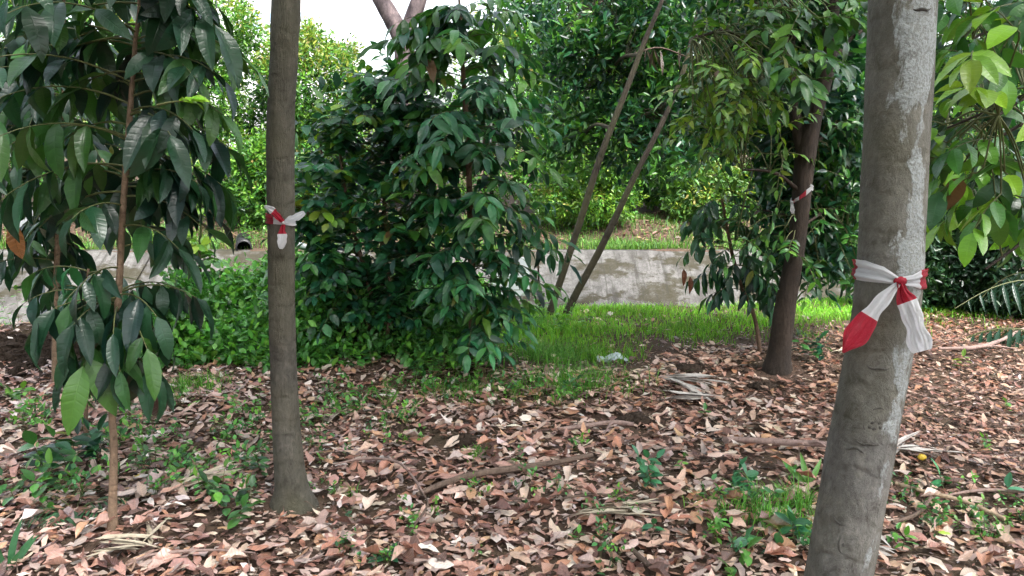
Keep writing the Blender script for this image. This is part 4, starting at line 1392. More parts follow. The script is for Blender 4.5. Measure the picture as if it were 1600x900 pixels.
# dark understorey at the right
def dark_under():
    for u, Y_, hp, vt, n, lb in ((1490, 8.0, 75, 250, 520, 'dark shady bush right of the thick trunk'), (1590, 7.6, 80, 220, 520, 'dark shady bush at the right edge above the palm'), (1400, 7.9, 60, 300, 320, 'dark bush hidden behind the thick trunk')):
        b_ = gnd(u, 520)
        base = np.array([at(u, 480, Y_)[0], Y_, float(H(at(u, 480, Y_)[0], Y_))]) if Y_ < 8.2 else bank(u, 400, Y_)
        if Y_ > 8.2:
            base[2] = 0.
        top = at(u, vt, Y_)[2]
        h = top - base[2]
        rx = hp * Y_ / F
        bl = [(base + [0, 0, h * .3], (rx, rx * .8, h * .36), n), (base + [.05, .05, h * .72], (rx * .95, rx * .75, h * .36), n)]
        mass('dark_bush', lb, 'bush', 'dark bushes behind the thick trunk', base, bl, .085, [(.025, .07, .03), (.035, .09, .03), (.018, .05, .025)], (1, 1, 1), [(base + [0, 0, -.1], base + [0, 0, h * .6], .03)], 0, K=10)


dark_under()


# ------------------------------------------------------------------ weeds, grass
def weeds():
    g = Geo()
    st = Geo()
    n = 5200
    # patch outline seen from above: between the saplings and the tall shrub, up to the drain edge
    x = rng.uniform(-3.0, -.2, n)
    y = rng.uniform(5.5, 7.6, n)
    e = near_edge(x)
    hgt = .42 * np.clip((x + 3.0) / .35, 0, 1) * np.clip((y - 5.55 - .12 * np.sin(5 * x)) / .35, 0, 1) * np.clip((e - .02 - y) / .12, 0, 1) * (1 + .45 * np.sin(4.1 * x + 1) * np.sin(3.3 * y) + .2 * np.sin(9 * x)) * np.where(x > -.9, .75, 1)
    k = hgt > .04
    x, y, hgt = x[k], y[k], hgt[k]
    z = H(x, y) + hgt * rng.uniform(.35, 1.05, len(x))
    C = np.stack([x, y, z], -1)
    d = norm(np.stack([rng.normal(0, .5, len(x)), rng.normal(-.25, .5, len(x)), np.full(len(x), .8)], -1))
    clusters(g, C, d, 6, .08, [(.1, .3, .055), (.075, .23, .055), (.15, .36, .055), (.05, .16, .04)], (3, 3, 2, 2), HEXW, 1., 1.0)
    for i in range(0, len(x), 9):
        p = C[i]
        tube(st, np.array([[p[0] + rng.normal(0, .03), p[1], H(p[0], p[1]) - .01], p]), [.0022, .0015], 3, 3, cap=False)
    root = thing('weeds', 'low bright green leafy weeds between the saplings and the shrub', 'weeds', (0, 0, 0))
    root['kind'] = 'stuff'
    g.obj('foliage', M['leaf_dull'], root)
    st.obj('stalks', M['twig'], root)


weeds()


def blades(geo, x, y, h, wd, cols, wts, lean=.5):
    n = len(x)
    z = H(x, y)
    a = rng.uniform(0, 2 * np.pi, n)
    ln = h * rng.uniform(.15, lean * 2, n)
    b0 = np.stack([x, y, z - .01], -1)
    dirv = np.stack([np.cos(a), np.sin(a), np.zeros(n)], -1)
    a2 = a + np.pi / 2 + rng.normal(0, .4, n)
    sd_ = np.stack([np.cos(a2), np.sin(a2), np.zeros(n)], -1) * wd[:, None] / 2
    m = b0 + dirv * ln[:, None] * .35 + np.array([0, 0, 1.]) * (h * .62)[:, None]
    t = b0 + dirv * ln[:, None] + np.array([0, 0, 1.]) * (h * rng.uniform(.75, 1., n))[:, None]
    V = np.stack([b0 - sd_, b0 + sd_, m + sd_ * .8, m - sd_ * .8, t], 1).reshape(-1, 3)
    k = np.arange(n)[:, None] * 5
    geo_t = np.repeat(tints(n, cols, wts, .2), 5, 0)
    uv = np.tile(np.array([[.3, 0], [.7, 0], [.7, .6], [.3, .6], [.5, 1]]), (n, 1))
    n0 = geo.n
    geo.add(V, k + np.array([[0, 1, 2, 3]]), uv, geo_t)
    geo.F3.append(n0 + k + np.array([[3, 2, 4]]))
    geo.M3.append(np.zeros(n, int))


GR = [(.22, .52, .04), (.18, .46, .04), (.3, .56, .06), (.13, .35, .04), (.36, .32, .15)]


def lawn():
    g = Geo()
    n = 170000
    x = rng.uniform(-5.2, 5.6, n)
    y = rng.uniform(5.0, 8.5, n)
    e = near_edge(x)
    edge = np.interp(x, [-5.2, -3.3, -2.6, -.6, -.1, .45, .9, 1.15, 1.6, 2.4, 3.2, 4.2, 5.6], [6.45, 6.5, 6.9, 6.9, 5.75, 5.5, 5.5, 6.0, 6.25, 6.35, 6.5, 6.9, 7.4]) + .13 * np.sin(7 * x) + .08 * np.sin(17 * x)
    dens = np.clip((y - edge) / 1.0, 0, 1) ** 1.3 * np.clip(.6 + .75 * np.sin(3 * x + 2 * np.sin(2.3 * y)) * np.sin(4 * y + x), .25, 1)
    k = (rng.random(n) < dens) & (y < e + .06)
    x, y = x[k], y[k]
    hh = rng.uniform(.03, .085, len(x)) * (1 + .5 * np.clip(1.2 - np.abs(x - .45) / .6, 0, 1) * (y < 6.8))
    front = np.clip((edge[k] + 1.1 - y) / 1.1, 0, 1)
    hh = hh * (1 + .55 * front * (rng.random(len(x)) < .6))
    n_b = g.n
    blades(g, x, y, hh, rng.uniform(.005, .0095, len(x)), GR, (3, 3, 2, 2, .5))
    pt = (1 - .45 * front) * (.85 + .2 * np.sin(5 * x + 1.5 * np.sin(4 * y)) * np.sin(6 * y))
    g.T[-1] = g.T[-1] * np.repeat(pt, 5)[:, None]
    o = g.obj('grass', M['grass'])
    tag(o, 'short bright green grass along the near edge of the drain', 'grass', kind='stuff')
    g = Geo()
    n = 70000
    x = rng.uniform(-9, 9, n)
    y = 12.5 + 2.9 * rng.random(n) ** 1.3
    k = rng.random(n) < np.clip(.25 + .6 * np.sin(1.7 * x + 1.5) * np.sin(2.2 * y + x), .1, 1)
    x, y = x[k], y[k]
    blades(g, x, y, rng.uniform(.05, .16, len(x)), rng.uniform(.009, .016, len(x)), [(.09, .22, .04), (.06, .16, .035), (.14, .25, .05)], (1, 1, 1))
    o = g.obj('bank_grass', M['grass'])
    tag(o, 'patchy grass on the far bank above the concrete', 'grass', kind='stuff')
    # leaves dropped on the far bank
    g = Geo()
    n = 5000
    x = rng.uniform(-9, 9, n)
    y = rng.uniform(12.7, 16, n)
    P = np.stack([x, y, H(x, y) + .02], -1)
    a = rng.uniform(0, 6.3, n)
    inst(g, HEX, P, basis(np.stack([np.cos(a), np.sin(a), rng.normal(0, .2, n)], -1), np.stack([rng.normal(0, .3, n), rng.normal(0, .3, n), np.ones(n)], -1)), rng.uniform(.06, .12, n), tints(n, [(.2, .1, .07), (.26, .16, .1), (.12, .06, .04)], (1, 1, 1)))
    tag(g.obj('bank_leaf_litter', M['dead']), 'reddish dead leaves under the far bank shrubs', 'leaf litter', kind='stuff')


lawn()


def tuft(u, v, rad, n, h, label, cols=((.11, .29, .04), (.08, .24, .04), (.15, .33, .05), (.06, .18, .035))):
    c = gnd(u, v)
    x = c[0] + rng.normal(0, rad, n)
    y = c[1] + rng.normal(0, rad * .8, n)
    g = Geo()
    blades(g, x, y, rng.uniform(.4, 1., n) * h, rng.uniform(.0035, .006, n), cols, (3, 3, 2, 2), .7)
    o = g.obj('grass_tuft', M['grass'], base=c)
    return solo(o, c, label, 'grass', 'grass tufts', 'stuff')


def scatter_weeds():
    g = Geo()
    st = Geo()
    for u0, u1, v0, v1, n, sz in ((200, 430, 640, 790, 32, .034), (440, 660, 600, 720, 36, .03), (30, 200, 640, 800, 28, .04), (640, 900, 590, 640, 30, .035), (1380, 1600, 760, 850, 12, .03), (1100, 1280, 750, 870, 10, .035), (450, 1000, 700, 890, 26, .028)):
        for k in range(n):
            c = gnd(rng.uniform(u0, u1), rng.uniform(v0, v1))
            m = int(rng.integers(2, 6))
            C = c + np.stack([rng.normal(0, .025, m), rng.normal(0, .025, m), rng.uniform(.03, .1, m)], -1)
            for p in C:
                tube(st, np.array([c - [0, 0, .01], p]), [.0018, .001], 3, 3, cap=False)
            clusters(g, C, norm(rng.normal(0, .4, (m, 3)) + [0, -.1, 1.]), 5, sz * rng.uniform(.8, 1.3), [(.09, .26, .05), (.06, .2, .06), (.12, .3, .04), (.04, .13, .045)], (2, 2, 2, 2), HEXW, .9, 1.2)
    root = thing('ground_weeds', 'tiny green weeds scattered through the leaf litter', 'weeds', (0, 0, 0))
    root['kind'] = 'stuff'
    g.obj('foliage', M['leaf_dull'], root)
    st.obj('stalks', M['twig'], root)


scatter_weeds()
tuft(298, 608, .13, 380, .14, 'fine green grass tuft in the litter between front sapling and slim trunk')
tuft(1205, 812, .1, 320, .15, 'grass tuft at the left foot of the thick trunk')
tuft(1240, 790, .06, 140, .16, 'taller grass tuft touching the thick trunk')
tuft(745, 712, .05, 90, .07, 'tiny grass tuft in the middle of the leaf litter')
tuft(735, 612, .16, 460, .11, 'grass tuft below the tall dark shrub')
tuft(905, 598, .2, 800, .14, 'thick grass clump in front of the plastic film')
tuft(850, 560, .22, 800, .18, 'long grass at the foot of the leaning stems')
tuft(820, 520, .16, 500, .22, 'tall grass between tall dark shrub and leaning stems')
tuft(1110, 800, .05, 80, .09, 'small grass tuft left of the thick trunk tuft')
tuft(540, 775, .03, 40, .08, 'small grass sprig right of the slim trunk foot')


# ------------------------------------------------------------------ leaf litter
DEAD = [(.4, .235, .185), (.5, .35, .285), (.57, .46, .38), (.25, .12, .085), (.38, .3, .275), (.13, .07, .055), (.38, .19, .12), (.66, .59, .54), (.44, .27, .16)]
DW = [4.5, 4.5, 3.2, 3.5, 2.8, 4, 2, 1.8, 1]


MARKS = [(457, 787, 'the slim taped trunk foot'), (177, 831, 'the front sapling foot'), (228, 866, 'the tan palm fan'), (700, 768, 'the left end of the dark curved branch'), (860, 738, 'the right end of the dark curved branch'),
         (1210, 705, 'the pinkish branch'), (930, 676, 'the short grey branch'), (1500, 800, 'the long pale branch'), (1425, 826, 'the bent brown branch'), (600, 735, 'the thin reddish twig'), (990, 880, 'the dark branch at the bottom edge'),
         (300, 882, 'the reddish twig at bottom left'), (1012, 768, 'the trailing teal seedling'), (1205, 812, 'the grass tuft by the thick trunk'), (1310, 900, 'the thick trunk foot'), (1180, 862, 'the low dark seedling'), (905, 818, 'the brownish palm scrap'),
         (1470, 880, 'the shredded pale strips'), (1080, 615, 'the bleached palm strips'), (600, 640, 'the small fern'), (545, 815, 'the tiny teal seedling'), (655, 815, 'the hooked twig'), (600, 893, 'the bottom middle seedling'), (15, 893, 'the broad bladed corner plant'), (100, 760, 'the broad leaved weed at left'), (335, 760, 'the leafy clump by the slim trunk'),
         (745, 712, 'the tiny grass tuft'), (760, 880, 'the middle of the bottom edge'), (1100, 893, 'the bottom edge before the thick trunk'), (430, 885, 'the bottom edge below the slim trunk'), (1585, 870, 'the bottom right corner')]


def litter():
    n = 60000
    y = 1.2 + 6.8 * rng.random(n) ** .85
    x = rng.uniform(-1, 1, n) * (y * .72 + 1.1)
    edge = np.interp(x, [-5.2, -3.3, -2.6, -.6, -.1, .45, .9, 1.15, 1.6, 2.4, 3.2, 4.2, 5.6], [6.3, 6.4, 5.8, 5.75, 5.7, 5.5, 5.5, 6.1, 6.4, 6.7, 7.2, 8.0, 8.2])
    pn = np.sin(2.2 * x + 1.1 * np.sin(2.7 * y)) * np.sin(2.6 * y + 1.3 * np.sin(1.9 * x))
    dens = np.clip((edge - y) / .35, 0, 1) * np.clip(1 + .45 * pn, .3, 1)
    for cu, cv, rr in ((985, 660, .2), (1075, 580, .14), (715, 690, .16), (60, 545, .4), (100, 560, .3), (1190, 607, .1), (640, 680, .12)):
        c = gnd(cu, cv)
        dens = dens * (1 - .93 * np.exp(-((x - c[0]) / rr) ** 2 - ((y - c[1]) / rr * 1.4) ** 2))
    dens = np.maximum(dens, .05 * (y < near_edge(x)))
    for t_, rr in ((RT, .17), (LT, .13), (DT, .2)):
        dens = dens * (np.hypot(x - t_[0].location[0], y - t_[0].location[1]) > rr)
    k = rng.random(n) < dens
    x, y = x[k], y[k]
    n = len(x)
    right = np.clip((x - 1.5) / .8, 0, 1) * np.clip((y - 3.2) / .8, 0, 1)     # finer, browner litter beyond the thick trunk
    lay = rng.random(n)
    P = np.stack([x, y, H(x, y) + .004 + .04 * lay ** 1.5], -1)
    a = rng.uniform(0, 2 * np.pi, n)
    d = np.stack([np.cos(a), np.sin(a), rng.normal(0, .1, n)], -1)
    nn = np.stack([rng.normal(0, .17, n), rng.normal(0, .17, n), np.ones(n)], -1)
    Sc = np.clip(np.where(rng.random(n) < .14, rng.uniform(.075, .115, n), rng.lognormal(math.log(.05), .42, n)), .018, .115) * (1 - .22 * right)
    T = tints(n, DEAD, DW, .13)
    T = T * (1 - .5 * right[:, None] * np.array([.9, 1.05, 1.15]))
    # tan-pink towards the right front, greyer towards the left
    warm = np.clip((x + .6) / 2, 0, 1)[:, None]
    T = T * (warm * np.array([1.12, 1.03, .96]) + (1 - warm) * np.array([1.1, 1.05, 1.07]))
    tp = rng.integers(0, len(DEADT), n)
    Rm = basis(d, nn)
    u, v, z = project(P)
    vis = (u > 10) & (u < 1590) & (v > 560) & (v < 895)
    score = Sc / z * (0.6 + lay) * vis
    order = np.argsort(-score)
    ms = tpl_mesh('dead', DEADT, M['dead_o'], 'fallen_leaf')
    names = {0: 'pinkish tan fallen leaf', 1: 'dark brown fallen leaf', 2: 'bleached pale fallen leaf', 3: 'rusty orange brown fallen leaf', 4: 'greyish fallen leaf'}
    for i in order[:300]:
        P[i, 2] += .012
        c = T[i]
        lum = c.mean()
        kx = 2 if lum > .37 else 1 if lum < .15 else 3 if c[0] > 2.1 * c[2] else 4 if c[0] < 1.4 * c[2] else 0
        m = min(MARKS, key=lambda q_: math.hypot(q_[0] - u[i], (q_[1] - v[i]) * 1.5))
        dx, dy = u[i] - m[0], (v[i] - m[1]) * 1.5
        rel = ('right of' if dx > 0 else 'left of') if abs(dx) > abs(dy) else ('below' if dy > 0 else 'above')
        far = 'close ' if math.hypot(dx, dy) < 55 else ''
        shape = 'curled ' if tp[i] in (3, 4) else ''
        big = 'large ' if Sc[i] > .1 else ''
        lab = f'{big}{shape}{names[kx]} lying {far}{rel} {m[2]}'
        if len(lab.split()) > 16:
            lab = f'{names[kx]} {far}{rel} {m[2]}'
        o = put('fallen_leaf', ms[tp[i]], None, P[i], Rm[i], Sc[i], c)
        tag(o, lab, 'leaf', 'large fallen leaves on top of the litter')
    rest = order[300:]
    g = Geo()
    for t_ in range(len(DEADT)):
        s = rest[tp[rest] == t_]
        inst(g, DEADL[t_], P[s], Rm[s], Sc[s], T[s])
    tag(g.obj('leaf_litter', M['dead']), 'thick litter of dry brown and tan leaves covering the ground', 'leaf litter', kind='stuff')
    # crumbs: broken bits and chips
    g = Geo()
    n = 32000
    y = 1.2 + 6.4 * rng.random(n) ** .8
    x = rng.uniform(-1, 1, n) * (y * .72 + 1.1)
    P = np.stack([x, y, H(x, y) + .012 * rng.random(n) + .002], -1)
    a = rng.uniform(0, 6.3, n)
    inst(g, hex_tpl(.35, .1, .1), P, basis(np.stack([np.cos(a), np.sin(a), rng.normal(0, .3, n)], -1), np.stack([rng.normal(0, .4, n), rng.normal(0, .4, n), np.ones(n)], -1)), rng.lognormal(math.log(.025), .45, n), tints(n, DEAD + [(.07, .045, .035)], DW + [8], .25) * .75)
    tag(g.obj('leaf_crumbs', M['dead']), 'broken leaf crumbs and chips between the fallen leaves', 'leaf litter', kind='stuff')
    # fine twigs
    g = Geo()
    for k in range(420):
        yy = 1.4 + 5 * rng.random()
        p = np.array([rng.uniform(-1, 1) * yy * .7, yy, 0])
        a = rng.uniform(0, 6.3)
        L_ = rng.uniform(.06, .28)
        q_ = p + np.array([math.cos(a), math.sin(a), 0]) * L_
        mdl = (p + q_) / 2 + rng.normal(0, .015, 3)
        pts = np.array([p, mdl, q_])
        pts[:, 2] = H(pts[:, 0], pts[:, 1]) + [.02, .05, .025]
        tube(g, pts, [.0025, .0022, .0015], 4, 5, cap=False)
    tag(g.obj('fine_twigs', M['stick_dark']), 'thin dead twigs scattered through the leaf litter', 'twigs', kind='stuff')


litter()


# ------------------------------------------------------------------ fallen branches, palm debris, clods
def stick(rows, mat, label, lift=.02, fork=None):
    P = np.array([gnd(u, v) for u, v, _ in rows])
    rd = np.array([width(w_, p) / 2 for p, (_, _, w_) in zip(P, rows)])
    P[:, 2] += rd + lift
    g = Geo()
    ph = rng.uniform(0, 6, 3)
    bf = lambda TH, SS: 1 + .08 * np.sin(17 * SS + ph[0]) + .06 * np.sin(2 * TH + 9 * SS + ph[1])
    tube(g, P, rd, 10, 40, bf)
    if fork:
        i, (u, v, w_) = fork
        e = gnd(u, v)
        e[2] += .05
        tube(g, np.array([P[i], (P[i] + e) / 2 + [0, 0, .02], e]), [rd[i] * .7, rd[i] * .5, rd[i] * .25], 7, 12)
    c = P.mean(0)
    c[2] = float(H(c[0], c[1]))
    o = g.obj('fallen_branch', M[mat], base=c)
    return solo(o, c, label, 'branch', 'fallen branches')


stick([(652, 786, 8), (700, 768, 11), (740, 757, 12), (800, 747, 11), (860, 738, 10), (925, 724, 8)], 'stick_dark', 'long dark curved fallen branch in the middle foreground', .03)
stick([(1133, 704, 13), (1150, 701, 10), (1210, 705, 10), (1260, 707, 10), (1300, 709, 9)], 'stick_pink', 'smooth pinkish fallen branch left of the thick trunk', .035, (3, (1292, 714, 4)))
stick([(872, 682, 6), (920, 676, 8), (960, 672, 8), (990, 674, 6)], 'stick_pink', 'short grey fallen branch beside dark soil clod', .03, (2, (945, 690, 3)))
stick([(1398, 772, 6), (1440, 785, 7), (1500, 800, 7), (1568, 829, 7)], 'stick_pale', 'long pale straight fallen branch right of the thick trunk', .045)
stick([(1392, 836, 6), (1425, 826, 6), (1447, 806, 6), (1452, 785, 4), (1443, 758, 3)], 'stick_dark', 'bent brown fallen branch crossing the pale one', .05)
stick([(1465, 557, 5), (1520, 556, 6), (1560, 545, 6), (1605, 522, 6)], 'stick_pink', 'crooked branch on the ground at the right edge below the palm', .05, (1, (1590, 556, 3)))
stick([(522, 742, 3), (570, 733, 4), (620, 738, 4), (645, 762, 4), (662, 788, 3)], 'stick_pink', 'thin reddish arching twig right of the slim trunk', .05)
stick([(972, 858, 6), (990, 880, 8), (1015, 903, 8)], 'stick_dark', 'short dark fallen branch at the bottom edge', .04)
stick([(1450, 790, 4), (1530, 778, 5), (1605, 780, 5)], 'stick_pink', 'brown fallen branch above the pale one at right', .03)
stick([(200, 905, 4), (240, 888, 5), (330, 880, 4), (400, 884, 3)], 'stick_pink', 'thin reddish fallen twig at the bottom left', .05)
stick([(880, 790, 4), (930, 785, 5), (1000, 790, 3)], 'stick_dark', 'thin dark twig below the long curved branch', .03)
stick([(640, 850, 3), (665, 815, 4), (668, 800, 3), (655, 780, 2)], 'stick_dark', 'thin hooked twig under the left end of the curved branch', .05)


def palm_debris(u, v, n, L_, spread, a0, mat, label, wd=.09, lift=.03):
    c = gnd(u, v)
    root = thing('dry_palm_leaf', label, 'palm leaf', c, 'dry palm leaf scraps')
    for k in range(n):
        a = a0 + spread * ((k + .5) / n - .5) + rng.normal(0, .1)
        d = np.array([math.cos(a), math.sin(a), rng.uniform(-.02, .12)])
        t = leaf_tpl(6, 1, wd * rng.uniform(.7, 1.3), .7, .5, rng.uniform(-.1, .4), .01, 0, int(rng.integers(999)))
        s = L_ * rng.uniform(.6, 1.1)
        st = c + rng.normal(0, .02, 3) * [1, 1, 0] + [0, 0, lift + rng.uniform(0, .03)]
        Rm = basis(d, np.array([rng.normal(0, .3), rng.normal(0, .3), 1.]))
        g = Geo()
        inst(g, t, st[None], Rm[None], np.array([s]), np.array([[1, 1, 1]]))
        g.obj('strip', mat, root)


palm_debris(228, 866, 9, .24, 2.3, 2.55, M['dry'], 'fan of dry tan palm strips at the foot of the front sapling')
palm_debris(160, 858, 4, .24, .5, .1, M['dry'], 'few long dry strips left of the tan palm fan')
palm_debris(1040, 600, 14, .42, 1.4, -.5, M['dry_grey'], 'bleached grey palm strips on the litter before the small bent sapling', .07)
palm_debris(1120, 632, 10, .4, .7, 2.9, M['dry_grey'], 'second bleached palm scrap just below the first', .07)
palm_debris(1395, 715, 10, .3, 1.6, .3, M['dry_grey'], 'pale palm strips just right of the thick trunk', .07)
palm_debris(905, 818, 12, .42, .35, .25, M['dry'], 'narrow brownish palm scrap below the curved branch', .05)
palm_debris(285, 772, 6, .3, .5, .7, M['dry'], 'dry palm strips between front sapling and slim trunk', .09)
palm_debris(1395, 880, 9, .26, 1.5, 2.4, M['dry_grey'], 'pale shredded strips at the right foot of the thick trunk', .06)
palm_debris(1310, 560, 8, .35, 1.2, .4, M['dry'], 'dry palm strips on the mound behind the thick trunk', .06)


def clod(u, v, r_, label, hz=.5):
    c = gnd(u, v)
    th, ph = np.meshgrid(np.linspace(0, 2 * np.pi, 29), np.linspace(.02, np.pi - .02, 15))
    k = rng.uniform(0, 6, 6)
    rr = r_ * (1 + .2 * np.sin(3 * th + k[0]) * np.sin(2 * ph + k[1]) + .14 * np.sin(7 * th + k[2]) * np.sin(6 * ph + k[3]) + .1 * np.sin(13 * th + k[4]) * np.sin(11 * ph) + .05 * rng.normal(0, 1, th.shape) * np.sin(ph))
    rr[:, -1] = rr[:, 0]
    V = np.stack([rr * np.sin(ph) * np.cos(th) * 1.3, rr * np.sin(ph) * np.sin(th), rr * np.cos(ph) * hz], -1) + c
    i, j = np.meshgrid(np.arange(14), np.arange(28), indexing='ij')
    q = np.stack([i * 29 + j, (i + 1) * 29 + j, (i + 1) * 29 + j + 1, i * 29 + j + 1], -1).reshape(-1, 4)
    o = Geo().add(V.reshape(-1, 3), q).obj('soil_clod', M['soil'], base=c)
    return solo(o, c, label, 'soil', 'clods of dark soil')


clod(990, 660, .09, 'wide clod of dark soil right of the short grey branch')
clod(1075, 578, .08, 'dark soil clod above the bleached palm strips')
clod(725, 690, .07, 'dark soil clod in the litter below the grass tuft')
clod(1192, 607, .08, 'dark soil clod below the dark trunk')
clod(1110, 668, .06, 'small dark soil clod above the pinkish branch')


def soil_heap():
    g = Geo()
    th, ph = np.meshgrid(np.linspace(0, 2 * np.pi, 10), np.linspace(.05, np.pi - .05, 6))
    i, j = np.meshgrid(np.arange(5), np.arange(9), indexing='ij')
    q = np.stack([i * 10 + j, (i + 1) * 10 + j, (i + 1) * 10 + j + 1, i * 10 + j + 1], -1).reshape(-1, 4)
    for k in range(420):
        c = gnd(rng.uniform(-60, 150), rng.normal(552, 14))
        r_ = rng.lognormal(math.log(.028), .5)
        rr = r_ * (1 + .25 * rng.normal(0, 1, th.shape))
        rr[:, -1] = rr[:, 0]
        g.add((np.stack([rr * np.sin(ph) * np.cos(th) * 1.2, rr * np.sin(ph) * np.sin(th), rr * np.cos(ph) * .8], -1) + c + [0, 0, r_ * .2]).reshape(-1, 3), q)
    tag(g.obj('soil_crumbs', M['soil'], smooth=False), 'heap of dark crumbly soil behind the second sapling at left', 'soil', kind='stuff')


soil_heap()
clod(1052, 712, .045, 'small dark soil clod left of the pinkish branch')


# ------------------------------------------------------------------ seedlings and small plants in the litter
def seedling(u, v, h, n, size, label, tpls=ROUND, key='round', cols=GREEN_MID, wts=(3, 3, 2, 2), stems=1, spread=.05, up=.5):
    c = gnd(u, v)
    pl = Plant('seedling', label, 'seedling', c, tpls, key, M['leaf_o'], M['leaf'], M['twig'], 'small plants in the leaf litter', 60 if size >= .06 else 0)
    for s_ in range(stems):
        p = c + np.array([rng.normal(0, spread), rng.normal(0, spread), -.01]) * (1 if stems > 1 else 0)
        p[2] = float(H(p[0], p[1]))
        a = rng.uniform(0, 6.3)
        pl.twig(p, np.array([math.cos(a) * .35, math.sin(a) * .35, 1.]), h * rng.uniform(.7, 1.1), n, size, cols, wts, .15, .15, .25, 1., r0=.0025, t0=.25, nrm_up=1.5)
    pl.build()


TEAL = [(.04, .17, .075), (.055, .2, .085), (.035, .14, .06)]
FRESH = [(.09, .25, .04), (.12, .3, .04), (.06, .19, .04)]
seedling(1012, 768, .22, 9, .065, 'tall trailing teal leaved seedling in the middle of the litter', cols=TEAL, wts=(1, 1, 1), stems=3, spread=.025)
seedling(1062, 742, .12, 5, .04, 'tiny green seedling right of the trailing teal one', cols=FRESH, wts=(1, 1, 1))
seedling(1165, 775, .12, 6, .085, 'broad leaved seedling with two wide leaves below the pinkish branch', cols=TEAL, wts=(1, 1, 1), stems=2)
seedling(1180, 862, .08, 6, .08, 'low dark seedling left of the thick trunk near the bottom', cols=TEAL, wts=(1, 1, 1), stems=2)
seedling(1240, 850, .09, 5, .085, 'seedling touching the left side of the thick trunk foot', cols=TEAL, wts=(1, 1, 1), stems=2)
seedling(1150, 893, .06, 6, .08, 'seedling at the bottom edge left of the thick trunk', cols=FRESH, wts=(1, 1, 1), stems=2)
seedling(1475, 765, .07, 4, .11, 'seedling with ribbed dark leaves above the pale branch', cols=TEAL, wts=(1, 1, 1), tpls=BIG, key='big')
seedling(1572, 785, .08, 4, .08, 'seedling at right edge above the end of the pale branch', cols=TEAL, wts=(1, 1, 1))
seedling(1410, 855, .1, 5, .06, 'bright small seedling right of the thick trunk foot', cols=FRESH, wts=(1, 1, 1), stems=2, tpls=SLIM, key='slim')
seedling(1500, 815, .05, 8, .03, 'creeping tiny leaved weed under the pale branch', cols=FRESH, wts=(1, 1, 1), stems=14, spread=.1)
seedling(1560, 830, .06, 8, .03, 'creeping weed at the right end of the pale branch', cols=FRESH, wts=(1, 1, 1), stems=9, spread=.07)
seedling(1500, 580, .1, 6, .07, 'yellow green seedling on bare litter right of the tape bow', cols=[(.2, .3, .04), (.13, .24, .04)], wts=(1, 1))
seedling(1575, 640, .07, 5, .05, 'small green seedling on the litter near the right edge', cols=FRESH, wts=(1, 1, 1))
seedling(1555, 700, .08, 5, .045, 'fine seedling midway down the right edge', cols=FRESH, wts=(1, 1, 1), stems=2)
seedling(1100, 655, .05, 4, .06, 'single star shaped green seedling below the bleached strips', cols=FRESH, wts=(1, 1, 1))
seedling(370, 800, .14, 7, .07, 'leafy seedling clump at the left foot of the slim trunk', cols=GREEN_MID, stems=6, spread=.08)
seedling(335, 760, .12, 7, .05, 'small leafy clump left of the slim trunk', cols=FRESH, wts=(1, 1, 1), stems=7, spread=.1)
seedling(400, 745, .12, 6, .06, 'seedlings pressed against the slim trunk', cols=GREEN_MID, stems=5, spread=.06)
seedling(262, 735, .13, 7, .045, 'weedy clump right of the front sapling stem', cols=GREEN_MID, stems=9, spread=.1)
seedling(300, 700, .1, 7, .04, 'pale weedy clump behind the front sapling', cols=FRESH, wts=(1, 1, 1), stems=9, spread=.13)
seedling(100, 740, .24, 8, .11, 'broad leaved seedling below the second sapling', cols=GREEN_DARK, wts=(1, 3, 2, 1), stems=4, spread=.07)
seedling(75, 770, .16, 7, .08, 'leafy weed left of the front sapling foot', cols=GREEN_MID, stems=5, spread=.08)
seedling(150, 720, .2, 7, .09, 'dark leafy weed behind the front sapling stem', cols=GREEN_DARK, stems=3, spread=.05)
seedling(500, 655, .12, 8, .045, 'fine leafy weed right of the slim trunk', cols=FRESH, wts=(1, 1, 1), stems=8, spread=.1)
seedling(545, 640, .12, 8, .045, 'second fine leafy weed right of the slim trunk', cols=FRESH, wts=(1, 1, 1), stems=8, spread=.1)
seedling(400, 640, .16, 8, .045, 'fine weed behind the slim trunk at left', cols=FRESH, wts=(1, 1, 1), stems=7, spread=.1)
seedling(690, 592, .25, 8, .06, 'pale leafy weed at the foot of the round leaved shrub', cols=FRESH, wts=(1, 1, 1), stems=10, spread=.1)
seedling(640, 575, .16, 7, .08, 'low leafy weed under the round leaved shrub', cols=GREEN_MID, stems=6, spread=.12)
seedling(480, 555, .16, 7, .07, 'leafy weed just right of the slim trunk before the weeds', cols=GREEN_MID, stems=6, spread=.12)
seedling(840, 505, .28, 8, .06, 'weedy sprigs round the foot of the leaning stems', cols=FRESH, wts=(1, 1, 1), stems=9, spread=.12)
seedling(895, 515, .2, 8, .05, 'low weeds at the foot of the right leaning stem', cols=FRESH, wts=(1, 1, 1), stems=7, spread=.1)
seedling(1260, 560, .2, 7, .09, 'dark weed in the shade right of the dark trunk', cols=GREEN_DARK, stems=5, spread=.12)
seedling(15, 625, .08, 6, .08, 'pale leafy seedling at the left edge', cols=FRESH, wts=(1, 1, 1), stems=3)
seedling(628, 810, .05, 6, .035, 'tiny seedling below the thin reddish twig', cols=FRESH, wts=(1, 1, 1), stems=3, spread=.03)
seedling(545, 815, .05, 5, .04, 'tiny seedling right of the slim trunk foot', cols=TEAL, wts=(1, 1, 1), stems=2, spread=.02)
seedling(600, 893, .05, 5, .05, 'seedling at the bottom edge in the middle', cols=TEAL, wts=(1, 1, 1), stems=2, spread=.03)
seedling(1018, 835, .06, 4, .05, 'seedling below the trailing teal one', cols=TEAL, wts=(1, 1, 1))
seedling(905, 855, .05, 4, .04, 'tiny seedling below the brownish palm scrap', cols=FRESH, wts=(1, 1, 1), stems=2, spread=.03)
